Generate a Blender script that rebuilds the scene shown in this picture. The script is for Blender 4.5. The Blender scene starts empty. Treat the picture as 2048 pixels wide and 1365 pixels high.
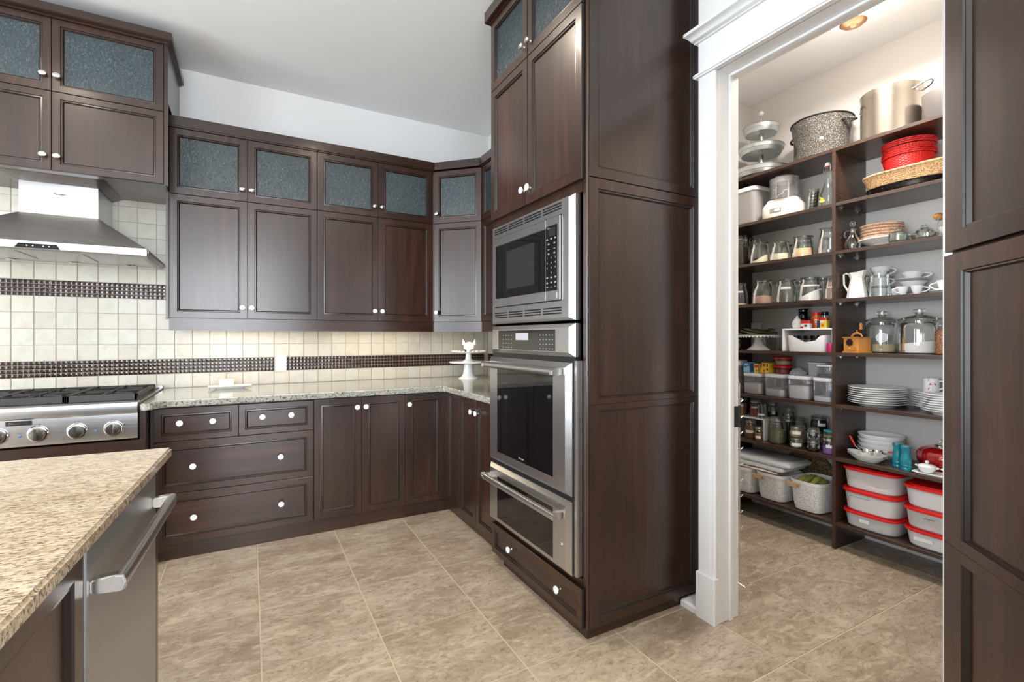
import bpy, bmesh, math, random
from mathutils import Vector, Matrix
random.seed(7)
PI = math.pi
C = bpy.context.scene.collection
SC = bpy.context.scene
def R(d): return math.radians(d)

# ---------------------------------------------------------------- camera
YAW = math.atan(526 / 962)
cam = bpy.data.cameras.new('camera'); camo = bpy.data.objects.new('camera', cam); C.objects.link(camo)
camo.location = (0, 0, 1.27); camo.rotation_euler = (PI / 2, 0, -YAW)
cam.sensor_width = 36; cam.lens = 36 * 962 / 2048; cam.shift_y = -7.5 / 2048; cam.clip_start = .02
SC.camera = camo
# ---------------------------------------------------------------- world, lights, exposure
SC.view_settings.view_transform = 'Standard'; SC.view_settings.look = 'None'
SC.view_settings.gamma = 1; SC.view_settings.use_curve_mapping = False; SC.view_settings.exposure = 0.26
w = bpy.data.worlds.new('sky'); SC.world = w; w.use_nodes = True
w.node_tree.nodes['Background'].inputs[0].default_value = (.72, .86, 1, 1)
w.node_tree.nodes['Background'].inputs[1].default_value = 1.0
def area(name, loc, rot, sx, sy, power, col):
    l = bpy.data.lights.new(name, 'AREA'); l.shape = 'RECTANGLE'; l.size = sx; l.size_y = sy; l.energy = power; l.color = col
    o = bpy.data.objects.new(name, l); o.location = loc; o.rotation_euler = rot; C.objects.link(o); return o
DAY = (.86, .93, 1.0); WARM = (1.0, .87, .70)
area('daylight_a', (-.60, -4.22, 1.6), (R(90), 0, 0), 2.1, 2.7, 270, DAY)
area('daylight_b', (1.75, -4.22, 1.6), (R(90), 0, 0), 2.1, 2.7, 270, DAY)
area('daylight_c', (-4.32, -.6, 1.5), (R(90), 0, R(-90)), 2.4, 2.3, 270, DAY)
area('daylight_d', (-4.32, 2.3, 1.5), (R(90), 0, R(-90)), 1.6, 2.3, 110, DAY)
FILL_DOWN = [(-1.1, 2.5), (.55, 2.35), (-2.6, 1.2), (-1.0, .3), (.9, .2), (.3, -1.7), (-2.0, -1.9)]  # positions of the unseen ceiling lights added to fill the room

# ---------------------------------------------------------------- materials
MATS = {}
def new(name):
    m = bpy.data.materials.new(name); m.use_nodes = True; nt = m.node_tree
    b = nt.nodes['Principled BSDF']; MATS[name] = m
    return m, nt, b
def N(nt, t, **k):
    n = nt.nodes.new(t)
    for a, v in k.items(): setattr(n, a, v)
    return n
def plain(name, col, rough=.5, metal=0, spec=None, emit=None, es=0, coat=0):
    m, nt, b = new(name)
    b.inputs['Base Color'].default_value = (*col, 1); b.inputs['Roughness'].default_value = rough; b.inputs['Metallic'].default_value = metal
    if spec is not None: b.inputs['Specular IOR Level'].default_value = spec
    if emit: b.inputs['Emission Color'].default_value = (*emit, 1); b.inputs['Emission Strength'].default_value = es
    if coat: b.inputs['Coat Weight'].default_value = coat; b.inputs['Coat Roughness'].default_value = .08
    return m
def coords(nt, scale, rot=(0, 0, 0), jitter=True):
    tc = N(nt, 'ShaderNodeTexCoord'); mp = N(nt, 'ShaderNodeMapping')
    mp.inputs['Scale'].default_value = scale; mp.inputs['Rotation'].default_value = rot
    if jitter:
        oi = N(nt, 'ShaderNodeObjectInfo'); mu = N(nt, 'ShaderNodeVectorMath', operation='SCALE'); mu.inputs[0].default_value = (7.3, 3.1, 5.7)
        ad = N(nt, 'ShaderNodeVectorMath', operation='ADD')
        nt.links.new(oi.outputs['Random'], mu.inputs['Scale']); nt.links.new(tc.outputs['Object'], ad.inputs[0]); nt.links.new(mu.outputs[0], ad.inputs[1])
        nt.links.new(ad.outputs[0], mp.inputs['Vector'])
    else: nt.links.new(tc.outputs['Object'], mp.inputs['Vector'])
    return mp.outputs[0]
def ramp(nt, fac, stops):
    r = N(nt, 'ShaderNodeValToRGB'); e = r.color_ramp.elements
    e[0].position = stops[0][0]; e[0].color = (*stops[0][1], 1); e[1].position = stops[-1][0]; e[1].color = (*stops[-1][1], 1)
    for p, c in stops[1:-1]:
        x = e.new(p); x.color = (*c, 1)
    nt.links.new(fac, r.inputs[0]); return r.outputs[0]
def noise(nt, vec, scale, detail=4, rough=.55, dist=0):
    n = N(nt, 'ShaderNodeTexNoise'); n.inputs['Scale'].default_value = scale; n.inputs['Detail'].default_value = detail
    n.inputs['Roughness'].default_value = rough; n.inputs['Distortion'].default_value = dist
    nt.links.new(vec, n.inputs['Vector']); return n.outputs['Fac']
def mix(nt, a, b, fac, mode='MIX'):
    x = N(nt, 'ShaderNodeMix', data_type='RGBA', blend_type=mode)
    for s, v in ((0, fac), (6, a), (7, b)):
        if hasattr(v, 'is_linked'): nt.links.new(v, x.inputs[s])
        elif s == 0: x.inputs[s].default_value = v
        else: x.inputs[s].default_value = (*v, 1)
    return x.outputs[2]
def bump(nt, b, h, strength, dist=.002):
    n = N(nt, 'ShaderNodeBump'); n.inputs['Strength'].default_value = strength; n.inputs['Distance'].default_value = dist
    nt.links.new(h, n.inputs['Height']); nt.links.new(n.outputs[0], b.inputs['Normal'])
def wood(name, scale, dark, mid, light, rough=.34):
    m, nt, b = new(name)
    g = noise(nt, coords(nt, scale), 1, 5, .6, .4)
    bl = noise(nt, coords(nt, (2.2, 2.2, 1.6)), 1, 2)
    c1 = ramp(nt, g, [(.3, dark), (.52, mid), (.75, light)])
    c2 = mix(nt, c1, tuple(x * .55 for x in mid), ramp(nt, bl, [(.42, (0, 0, 0)), (.68, (.8, .8, .8))]))
    nt.links.new(c2, b.inputs['Base Color']); b.inputs['Roughness'].default_value = rough
    rr = N(nt, 'ShaderNodeMapRange'); rr.inputs[3].default_value = rough - .06; rr.inputs[4].default_value = rough + .1
    nt.links.new(bl, rr.inputs[0]); nt.links.new(rr.outputs[0], b.inputs['Roughness'])
    b.inputs['Specular IOR Level'].default_value = .35; b.inputs['Coat Weight'].default_value = .6; b.inputs['Coat Roughness'].default_value = .22; b.inputs['Coat IOR'].default_value = 1.55
    bump(nt, b, g, .06)
    return m
DK = ((.0145, .0050, .0026), (.033, .0116, .0054), (.062, .0225, .0098))
wood('wood_v', (26, 26, 1.6), *DK)
wood('wood_h', (1.6, 1.6, 30), *DK)
wood('shelf_wood', (3, 1.2, 30), (.030, .0145, .0085), (.046, .022, .0125), (.062, .030, .017), .45)
plain('wood_glaze', (.007, .0032, .0022), .4)
wood('orange_wood', (20, 20, 3), (.5, .2, .04), (.62, .27, .06), (.72, .34, .09), .35)
wood('light_wood', (20, 6, 20), (.5, .33, .19), (.6, .42, .26), (.68, .5, .33), .5)
plain('paint', (.74, .73, .72), .6, spec=.3)
plain('ceiling_paint', (.87, .87, .865), .8, spec=.2)
plain('warm_paint', (.63, .605, .575), .6, spec=.3)
plain('trim_white', (.75, .755, .76), .32)
plain('cab_inside', (.02, .012, .009), .6)
plain('black', (.006, .006, .007), .35); plain('iron', (.018, .017, .016), .5)
plain('black_glass', (.004, .004, .005), .04, spec=.7)
plain('screen', (.022, .022, .024), .2, spec=.3); plain('ctrl_glass', (.02, .019, .018), .08)
plain('mark', (.38, .39, .41), .5); plain('mark_dark', (.03, .03, .035), .5); plain('blue_lamp', (.02, .12, .4), .25)
plain('chrome', (.75, .74, .72), .12, 1); plain('nickel', (.72, .70, .67), .22, 1)
plain('porcelain', (.84, .85, .85), .14); plain('cream_china', (.82, .80, .77), .16); plain('white_plastic', (.80, .80, .82), .35)
plain('grey_plastic', (.42, .41, .41), .35); plain('beige_plastic', (.80, .75, .68), .3)
plain('red_plastic', (.62, .012, .01), .3); plain('red_enamel', (.36, .004, .006), .06, coat=1); plain('red_weave', (.55, .012, .010), .5)
plain('teal', (.0, .22, .30), .12, coat=1); plain('teal_lid', (.02, .42, .48), .3)
plain('leaf_green', (.24, .26, .14), .3); plain('tin', (.42, .44, .44), .38, .85); plain('galvanized', (.50, .53, .54), .36, .8)
plain('grey_pan', (.085, .078, .074), .5, .3)
plain('flour', (.82, .80, .78), .9); plain('oats', (.62, .48, .32), .9); plain('sugar_tan', (.72, .50, .29), .9)
plain('cocoa', (.45, .28, .21), .9); plain('pale_grain', (.72, .66, .50), .9); plain('brown_spice', (.36, .15, .05), .9)
plain('red_spice', (.33, .03, .02), .8); plain('dark_goods', (.012, .010, .010), .6); plain('purple_goods', (.30, .12, .42), .6); plain('coffee', (.05, .03, .02), .8)
plain('label_white', (.80, .79, .79), .6); plain('sky_blue_print', (.03, .28, .62), .35); plain('navy_print', (.01, .03, .16), .4); plain('yellow_print', (.80, .55, .04), .4)
plain('red_print', (.60, .02, .02), .35); plain('orange_print', (.62, .14, .02), .35); plain('magenta_print', (.5, .01, .12), .4)
plain('light_blue_print', (.35, .62, .75), .4); plain('rust', (.25, .07, .02), .5)
plain('cloth_white', (.80, .84, .88), .85); plain('cloth_print', (.66, .60, .52), .85); plain('onion', (.62, .56, .38), .5); plain('potato', (.42, .35, .2), .6)
plain('banana_green', (.34, .33, .07), .5); plain('squash', (.20, .23, .06), .5); plain('leather', (.52, .35, .21), .6)
plain('gasket', (.6, .22, .06), .5); plain('burlap', (.3, .2, .12), .8); plain('foil', (.5, .5, .5), .3, .9)
plain('brown_glaze', (.07, .03, .025), .3)

def steel(name, scale, col=(.60, .60, .60), rough=.30):
    m, nt, b = new(name)
    b.inputs['Base Color'].default_value = (*col, 1); b.inputs['Metallic'].default_value = 1
    n = noise(nt, coords(nt, scale), 1, 3)
    rr = N(nt, 'ShaderNodeMapRange'); rr.inputs[3].default_value = rough - .05; rr.inputs[4].default_value = rough + .07
    nt.links.new(n, rr.inputs[0]); nt.links.new(rr.outputs[0], b.inputs['Roughness']); bump(nt, b, n, .008)
    return m
plain('knob_steel', (.44, .41, .37), .2, 1); steel('steel', (4, 4, 400)); steel('steel_pot', (3, 3, 260), (.66, .60, .52), .2); steel('steel_dark', (4, 4, 300), (.50, .495, .49), .42)
# floor stone
m, nt, b = new('floor_stone')
v = coords(nt, (1, 1.6, 1), (0, 0, .35))
n1 = noise(nt, v, 3.2, 8, .62, .6); n2 = noise(nt, v, 42, 7, .7, .8); n3 = noise(nt, coords(nt, (1, 2.4, 1), (0, 0, .5)), 7.5, 9, .68, 1.2)
c = ramp(nt, n1, [(.30, (.225, .172, .122)), (.47, (.315, .252, .186)), (.60, (.385, .325, .253)), (.78, (.275, .218, .158))])
c = mix(nt, c, (.15, .105, .068), ramp(nt, n2, [(.52, (0, 0, 0)), (.65, (.75, .75, .75))]))
c = mix(nt, c, (.50, .43, .335), ramp(nt, n3, [(.50, (0, 0, 0)), (.66, (.7, .7, .7))]))
vein = ramp(nt, noise(nt, coords(nt, (1, 2.6, 1), (0, 0, .4)), 2.6, 8, .6, 1.4), [(.485, (0, 0, 0)), (.5, (.55, .55, .55)), (.515, (0, 0, 0))])
c = mix(nt, c, (.16, .11, .075), vein)
nt.links.new(c, b.inputs['Base Color']); b.inputs['Roughness'].default_value = .36; bump(nt, b, n2, .12, .001)
plain('floor_grout', (.49, .41, .30), .8)
# wall tile
m, nt, b = new('wall_tile')
n1 = noise(nt, coords(nt, (1, 1, 1)), 14, 5, .6, .5)
oi = N(nt, 'ShaderNodeObjectInfo')
c = ramp(nt, n1, [(.3, (.51, .465, .39)), (.55, (.58, .545, .475)), (.75, (.53, .495, .425))])
hs = ramp(nt, oi.outputs['Random'], [(0, (.90, .88, .85)), (.5, (1, .98, .95)), (1, (.97, 1, 1))])
c = mix(nt, c, hs, 1.0, 'MULTIPLY'); nt.links.new(c, b.inputs['Base Color']); b.inputs['Roughness'].default_value = .3; bump(nt, b, n1, .15, .001)
plain('wall_grout', (.42, .385, .32), .8); plain('mosaic', (.034, .014, .009), .06, spec=.6)
# granites
def granite(name, base, mid, dark, streak, aniso, rot, sc, thr):
    m, nt, b = new(name)
    v = coords(nt, aniso, rot, False)
    a = noise(nt, v, sc, 8, .72, .5); d = noise(nt, v, sc * 2.1, 6, .7, .2); e = noise(nt, v, sc * .3, 5, .6, .8)
    c = ramp(nt, a, [(.36, mid), (.5, base), (.66, tuple(min(1, x * 1.18) for x in base))])
    c = mix(nt, c, streak, ramp(nt, e, [(.50, (0, 0, 0)), (.68, (.55, .55, .55))]))
    c = mix(nt, c, dark, ramp(nt, d, [(thr, (0, 0, 0)), (thr + .07, (.95, .95, .95))]))
    nt.links.new(c, b.inputs['Base Color']); b.inputs['Roughness'].default_value = .1
granite('granite_island', (.42, .35, .255), (.30, .225, .145), (.075, .045, .028), (.22, .145, .085), (1, 3.0, 1.6), (0, 0, R(-14)), 30, .52)
granite('granite_perimeter', (.36, .345, .30), (.235, .235, .22), (.030, .038, .050), (.36, .35, .31), (1, 1, 1), (0, 0, 0), 38, .525)
# speckled enamel
def speckle(name, base, dot, thr, sc, rg=.12):
    m, nt, b = new(name)
    n = noise(nt, coords(nt, (1, 1, 1), jitter=False), sc, 2, .5)
    nt.links.new(ramp(nt, n, [(thr, base), (thr + .04, dot)]), b.inputs['Base Color']); b.inputs['Roughness'].default_value = rg
speckle('speckle_grey', (.035, .033, .030), (.34, .32, .29), .575, 330)
speckle('speckle_black', (.006, .006, .006), (.3, .28, .24), .68, 170)
speckle('green_herb', (.16, .17, .09), (.36, .37, .24), .5, 300, .8)
speckle('amber_grain', (.22, .055, .012), (.62, .30, .10), .53, 190, .6)
speckle('beige_grain', (.42, .33, .20), (.60, .50, .35), .5, 300, .8)
speckle('wicker', (.36, .19, .08), (.66, .43, .22), .43, 150, .7); speckle('wicker_pink', (.55, .34, .22), (.72, .50, .36), .45, 90, .7)
speckle('dark_weave', (.06, .033, .016), (.30, .18, .08), .5, 130, .8)
# thin glass, one wall: transparent with a clear-coat reflection
def thin(name, tint, refl, rough=.03, body=None, bodyfac=0, holes=0, fr=1.0):
    m, nt, b = new(name); nt.nodes.remove(b); out = nt.nodes['Material Output']
    t = N(nt, 'ShaderNodeBsdfTransparent'); t.inputs[0].default_value = (*tint, 1)
    g = N(nt, 'ShaderNodeBsdfGlossy'); g.inputs['Roughness'].default_value = rough; g.inputs['Color'].default_value = (.95, .97, .97, 1)
    base = t.outputs[0]
    if body:
        d = N(nt, 'ShaderNodeBsdfDiffuse'); d.inputs[0].default_value = (*body, 1)
        mx = N(nt, 'ShaderNodeMixShader'); mx.inputs[0].default_value = bodyfac
        nt.links.new(t.outputs[0], mx.inputs[1]); nt.links.new(d.outputs[0], mx.inputs[2]); base = mx.outputs[0]
        if holes:
            vo = N(nt, 'ShaderNodeTexVoronoi'); vo.inputs['Scale'].default_value = holes; vo.inputs['Randomness'].default_value = 1; nt.links.new(coords(nt, (1, 1, 1), jitter=False), vo.inputs['Vector'])
            nt.links.new(ramp(nt, vo.outputs['Distance'], [(.30, (.08, .08, .08)), (.42, (.92, .92, .92))]), mx.inputs[0])
    lw = N(nt, 'ShaderNodeLayerWeight'); lw.inputs['Blend'].default_value = .28
    ma = N(nt, 'ShaderNodeMath', operation='MULTIPLY_ADD'); ma.inputs[1].default_value = fr * .75; ma.inputs[2].default_value = refl
    nt.links.new(lw.outputs['Fresnel'], ma.inputs[0])
    m2 = N(nt, 'ShaderNodeMixShader'); nt.links.new(ma.outputs[0], m2.inputs[0]); nt.links.new(base, m2.inputs[1]); nt.links.new(g.outputs[0], m2.inputs[2])
    nt.links.new(m2.outputs[0], out.inputs['Surface'])
    return m
thin('glass', (.93, .95, .94), .05); thin('glass_green', (.74, .77, .75), .06); thin('window_glass', (.99, .99, .99), .01, fr=.4)
thin('clear_plastic', (.88, .88, .91), .04, .12, (.8, .8, .84), .12); thin('frosted_plastic', (.95, .95, .96), .03, .2, (.93, .93, .95), .5)
thin('smoke_tub', (.8, .8, .8), .03, .2, (.42, .40, .40), .72); thin('mesh_basket', (.96, .96, .96), .02, .35, (.92, .93, .95), .45, holes=230)
thin('plastic_bag', (.8, .85, .9), .08, .1, (.6, .68, .75), .45)
# obscure cabinet glass
m, nt, b = new('obscure_glass')
n = noise(nt, coords(nt, (1, 1, .35), (0, .5, 0)), 120, 5, .75, 2.0)
nt.links.new(ramp(nt, n, [(.40, (.010, .020, .024)), (.55, (.026, .045, .052)), (.68, (.13, .17, .18))]), b.inputs['Base Color'])
b.inputs['Roughness'].default_value = .14; b.inputs['Specular IOR Level'].default_value = .7; bump(nt, b, n, .8, .003)
plain('lamp_glass', (.9, .88, .84), .4, emit=(1, .93, .84), es=6)
plain('led', (1, .9, .7), .4, emit=(1, .82, .55), es=6); plain('bronze', (.17, .085, .035), .4, .6)

# ---------------------------------------------------------------- mesh builder
class MB:
    def __init__(s): s.v = []; s.f = []; s.m = []
    def add(s, vs, fs, mi=0):
        o = len(s.v); s.v += [tuple(p) for p in vs]
        for f in fs: s.f.append(tuple(i + o for i in f)); s.m.append(mi)
        return s
    def box(s, a0, a1, b0, b1, c0, c1, fr=None, mi=0):
        g = fr or (lambda a, b, c: (a, b, c))
        vs = [g(a, b, c) for c in (c0, c1) for b in (b0, b1) for a in (a0, a1)]
        return s.add(vs, [(0, 2, 3, 1), (4, 5, 7, 6), (0, 1, 5, 4), (2, 6, 7, 3), (0, 4, 6, 2), (1, 3, 7, 5)], mi)
    def loft(s, prof, n=2.0, seg=28, c=(0, 0, 0), rot=0, mi=0, weave=0, cap=(True, True), axis='z', squash=None):
        """prof: (ax, ay, z) rings; n: superellipse exponent"""
        vs = []; fs = []; k = len(prof)
        cr, sr = math.cos(rot), math.sin(rot)
        for j, p in enumerate(prof):
            ax, ay, z = p if len(p) == 3 else (p[0], p[0], p[1])
            for i in range(seg):
                t = 2 * PI * i / seg; ct, st = math.cos(t), math.sin(t)
                x = math.copysign(abs(ct) ** (2 / n), ct); y = math.copysign(abs(st) ** (2 / n), st)
                w = 1 + (weave * (1 if (i // 2 + j) % 2 else -1) if weave else 0)
                x *= ax * w; y *= ay * w; zz = z
                if squash: zz += squash(x, y, j)
                X, Y = x * cr - y * sr, x * sr + y * cr
                if axis == 'z': q = (c[0] + X, c[1] + Y, c[2] + zz)
                elif axis == 'x': q = (c[0] + zz, c[1] + X, c[2] + Y)
                else: q = (c[0] + X, c[1] + zz, c[2] + Y)
                vs.append(q)
        for j in range(k - 1):
            for i in range(seg):
                i2 = (i + 1) % seg; fs.append((j * seg + i, j * seg + i2, (j + 1) * seg + i2, (j + 1) * seg + i))
        if cap[0]: fs.append(tuple(range(seg)))
        if cap[1]: fs.append(tuple((k - 1) * seg + i for i in range(seg)))
        return s.add(vs, fs, mi)
    def tube(s, pts, r, seg=8, mi=0, closed=False, flat=1.0):
        pts = [Vector(p) for p in pts]; n = len(pts); rs = r if isinstance(r, (list, tuple)) else [r] * n
        vs = []; fs = []; up = None
        for i, p in enumerate(pts):
            a = pts[(i - 1) % n] if (closed or i) else p; b = pts[(i + 1) % n] if (closed or i < n - 1) else p
            d = (b - a).normalized()
            if up is None: up = d.orthogonal().normalized()
            up = (up - d * up.dot(d)).normalized(); sd = d.cross(up)
            for k in range(seg):
                t = 2 * PI * k / seg; vs.append(p + up * (math.cos(t) * rs[i]) + sd * (math.sin(t) * rs[i] * flat))
        for i in range(n if closed else n - 1):
            for k in range(seg):
                k2 = (k + 1) % seg; j = (i + 1) % n
                fs.append((i * seg + k, i * seg + k2, j * seg + k2, j * seg + k))
        if not closed: fs += [tuple(range(seg)), tuple((n - 1) * seg + k for k in range(seg))]
        return s.add(vs, fs, mi)
    def prism(s, poly, h0, h1, fn=None, mi=0):
        g = fn or (lambda a, b, h: (a, b, h)); n = len(poly)
        vs = [g(a, b, h) for h in (h0, h1) for a, b in poly]
        return s.add(vs, [tuple(range(n)), tuple(range(n, 2 * n))] + [(i, (i + 1) % n, n + (i + 1) % n, n + i) for i in range(n)], mi)
    def rings(s, fr, u0, u1, z0, z1, prof, fill=True, mi=0):
        """nested rectangles: prof of (inset, depth)"""
        vs = []; fs = []
        for ins, d in prof:
            vs += [fr(u0 + ins, d, z0 + ins), fr(u1 - ins, d, z0 + ins), fr(u1 - ins, d, z1 - ins), fr(u0 + ins, d, z1 - ins)]
        for j in range(len(prof) - 1):
            for i in range(4):
                i2 = (i + 1) % 4; fs.append((j * 4 + i, j * 4 + i2, j * 4 + 4 + i2, j * 4 + 4 + i))
        if fill: k = (len(prof) - 1) * 4; fs.append((k, k + 1, k + 2, k + 3))
        return s.add(vs, fs, mi)
    def ball(s, c, r, seg=16, rows=10, sx=1, sy=1, sz=1, mi=0):
        return s.loft([(max(.0004, r * sx * math.sin(PI * j / rows)), max(.0004, r * sy * math.sin(PI * j / rows)), -r * sz * math.cos(PI * j / rows)) for j in range(rows + 1)], 2, seg, c, 0, mi)
    def xf(s, M): s.v = [tuple(M @ Vector(p)) for p in s.v]; return s
    def mesh(s, name, mats, off=(0, 0, 0), bevel=0, seg=2, sharp=32):
        me = bpy.data.meshes.new(name); me.from_pydata([(a - off[0], b - off[1], c - off[2]) for a, b, c in s.v], [], s.f)
        mats = [mats] if isinstance(mats, str) else mats
        for m in mats: me.materials.append(MATS[m])
        for p, mi in zip(me.polygons, s.m): p.material_index = mi
        bm = bmesh.new(); bm.from_mesh(me); bmesh.ops.recalc_face_normals(bm, faces=bm.faces)
        if bevel: bmesh.ops.bevel(bm, geom=bm.edges[:], offset=bevel, segments=seg, affect='EDGES', clamp_overlap=True)
        bm.to_mesh(me); bm.free()
        for p in me.polygons: p.use_smooth = True
        me.set_sharp_from_angle(angle=R(sharp))
        return me
def link(name, me, parent=None, label=None):
    o = bpy.data.objects.new(name, me); C.objects.link(o)
    if parent: o.parent = parent
    if label: o['label'] = label
    return o
def origin(o):
    t = Vector((0, 0, 0))
    while o: t += o.location; o = o.parent
    return t
def part(name, mb, mats, parent, label=None, **k):
    """mb in coordinates of the scene; parent unrotated"""
    return link(name, mb.mesh(name, mats, origin(parent), **k), parent, label)
def lpart(name, mb, mats, parent, label=None, **k):
    """mb in the coordinates of its thing"""
    return link(name, mb.mesh(name, mats, **k), parent, label)
def tag(o, label, cat, group=None):
    o['label'] = label; o['category'] = cat
    if group: o['group'] = group
    return o
def thing(name, label, cat, loc=(0, 0, 0), rz=0, group=None):
    o = bpy.data.objects.new(name, None); C.objects.link(o); o.location = loc; o.rotation_euler = (0, 0, rz); o.empty_display_size = .05
    return tag(o, label, cat, group)
def single(name, mb, mats, label, cat, loc=(0, 0, 0), rz=0, group=None, **k):
    o = link(name, mb.mesh(name, mats, **k)); o.location = loc; o.rotation_euler = (0, 0, rz); return tag(o, label, cat, group)
def struct(name, mb=None, mats=None, loc=None):
    if mb: o = link(name, mb.mesh(name, mats))
    else: o = bpy.data.objects.new(name, None); C.objects.link(o)
    o['kind'] = 'structure'; return o
def copy_tree(o, parent=None):
    c = o.copy(); C.objects.link(c)
    if parent: c.parent = parent
    for ch in [x for x in bpy.data.objects if x.parent == o]: copy_tree(ch, c)
    return c
def frame(ox, oy, ux, uy):
    nx, ny = uy, -ux
    return lambda u, d, z: (ox + ux * u + nx * d, oy + uy * u + ny * d, z)
def FA(y): return frame(0, y, 1, 0)              # faces -y, u = x
def FB(x): return lambda y, d, z: (x - d, y, z)    # faces -x, u = y
def arc(cx, cy, r, a0, a1, n): return [(cx + r * math.cos(R(a0 + (a1 - a0) * i / n)), cy + r * math.sin(R(a0 + (a1 - a0) * i / n))) for i in range(n + 1)]
def text_mb(txt, size, fn, shear=0, bold=.02):
    """flat letters laid out by fn(a, b) in the scene; returns mesh builder"""
    cu = bpy.data.curves.new('lettering', 'FONT'); cu.body = txt; cu.size = size; cu.shear = shear; cu.align_x = 'CENTER'; cu.align_y = 'CENTER'; cu.resolution_u = 3; cu.offset = size * bold
    o = bpy.data.objects.new('lettering', cu); C.objects.link(o)
    dg = bpy.context.evaluated_depsgraph_get(); me = o.evaluated_get(dg).to_mesh()
    mb = MB(); mb.add([fn(v.co.x, v.co.y) for v in me.vertices], [tuple(p.vertices) for p in me.polygons])
    bpy.data.objects.remove(o); bpy.data.curves.remove(cu)
    return mb
def rings_k(s, fr, u0, u1, z0, z1, prof, k, fill=True, mi=0):
    vs = []; fs = []
    for ins, d in prof:
        a, b, c, e = u0 + ins * k[0], u1 - ins * k[1], z0 + ins * k[2], z1 - ins * k[3]
        vs += [fr(a, d, c), fr(b, d, c), fr(b, d, e), fr(a, d, e)]
    for j in range(len(prof) - 1):
        for i in range(4):
            i2 = (i + 1) % 4; fs.append((j * 4 + i, j * 4 + i2, j * 4 + 4 + i2, j * 4 + 4 + i))
    if fill: q = (len(prof) - 1) * 4; fs.append((q, q + 1, q + 2, q + 3))
    n0 = len(s.m); s.add(vs, fs, mi)
    if len(prof) == 8:
        for j in (0, 3, 5):
            for i in range(4): s.m[n0 + j * 4 + i] = 1
    return s
def dprof(w, t=.02, deep=.011): return [(0, 0), (0, t - .0015), (.0015, t), (w - .017, t), (w - .0145, t - .0045), (w - .008, t - .0035), (w - .002, t - deep), (w, t - deep)]
# ================================================================ STRUCTURE
X0W, Y0W, ZC = -4.2, -4.1, 3.17
fl = struct('floor', MB().box(X0W, 3.43, Y0W, 4.1, -.05, -.0025), 'floor_grout')
TX, TY, TX0, TY0 = .4485, .4625, .042, 2.98
tm = MB().box(.003, TX - .003, .003, TY - .003, -.0025, 0).mesh('tile', 'floor_stone', bevel=.0012, seg=1)
rest = MB()
for i in range(-10, 8):
    for j in range(-16, 3):
        x = TX0 + TX * i; y = TY0 + TY * j
        if x + TX < X0W or x > 3.42 or y > 4.08 or y + TY < Y0W: continue
        if i >= -2 and -9 <= j <= 1:
            o = link('tile', tm, fl); o.location = (x, y, 0)
        else: rest.box(max(x, X0W) + .0025, min(x + TX, 3.43) - .0025, max(y, Y0W) + .0025, min(y + TY, 4.1) - .0025, -.0025, 0)
o = part('tile', rest, 'floor_stone', fl); o['kind'] = 'stuff'
struct('ceiling', MB().box(X0W - .1, 2.1, Y0W - .1, 4.22, ZC, ZC + .08), 'ceiling_paint')
struct('ceiling_pantry', MB().box(1.936, 3.53, .5, 2.5, 3.07, 3.13), 'ceiling_paint')
wb = struct('wall_back', MB().box(X0W - .1, 2.10, 4.106, 4.22, 0, ZC), 'paint')
wr = struct('wall_right', MB().box(1.986, 2.10, 1.60, 4.106, 0, ZC), 'paint')
struct('wall_doorway', MB().box(1.815, 1.935, 1.44, 1.53, 0, ZC).box(1.93, 1.99, 1.515, 1.60, 0, ZC).box(1.815, 1.935, -2.2, .62, 0, ZC).box(1.815, 1.935, .62, 1.44, 2.463, ZC), 'paint')
struct('wall_pantry_back', MB().box(3.43, 3.53, .5, 2.5, 0, 3.07), 'warm_paint')
struct('wall_pantry_left', MB().box(2.10, 3.43, 2.40, 2.5, 0, 3.07), 'warm_paint')
struct('wall_pantry_right', MB().box(1.935, 3.43, .50, .60, 0, 3.07), 'warm_paint')
# walls behind the camera, with the windows that light the room
def windowed(name, fr, u0, u1, holes, t=.1):
    mb = MB(); edges = [u0] + [e for h in holes for e in h[:2]] + [u1]
    for i in range(0, len(edges), 2): mb.box(edges[i], edges[i + 1], -t, 0, 0, ZC, fr)
    for a, b, c, d in holes: mb.box(a, b, -t, 0, 0, c, fr).box(a, b, -t, 0, d, ZC, fr)
    struct(name, mb, 'paint')
HF = [(-1.65, .45, .25, 2.95), (.70, 2.80, .25, 2.95)]; HL = [(-1.8, .6, .35, 2.65), (1.5, 3.1, .35, 2.65)]
ff = lambda u, d, z: (u, Y0W + d, z); fL = lambda u, d, z: (X0W + d, u, z)
windowed('wall_front', ff, X0W - .1, 3.43, HF); windowed('wall_left', fL, Y0W, 4.106, HL)
k = 0
for fr, hs in ((ff, HF), (fL, HL)):
    for a, b, c, d in hs:
        k += 1; wn = struct('window_%d' % k)
        mb = MB(); mb.box(a, a + .05, -.08, .015, c, d, fr).box(b - .05, b, -.08, .015, c, d, fr).box(a, b, -.08, .015, c, c + .05, fr).box(a, b, -.08, .015, d - .05, d, fr)
        part('window_frame', mb, 'trim_white', wn)
        for q in range(1, 3): part('mullion', MB().box(a + (b - a) * q / 3 - .025, a + (b - a) * q / 3 + .025, -.06, 0, c, d, fr), 'trim_white', wn)
        part('pane', MB().box(a + .04, b - .04, -.042, -.038, c + .04, d - .04, fr), 'window_glass', wn)
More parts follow.
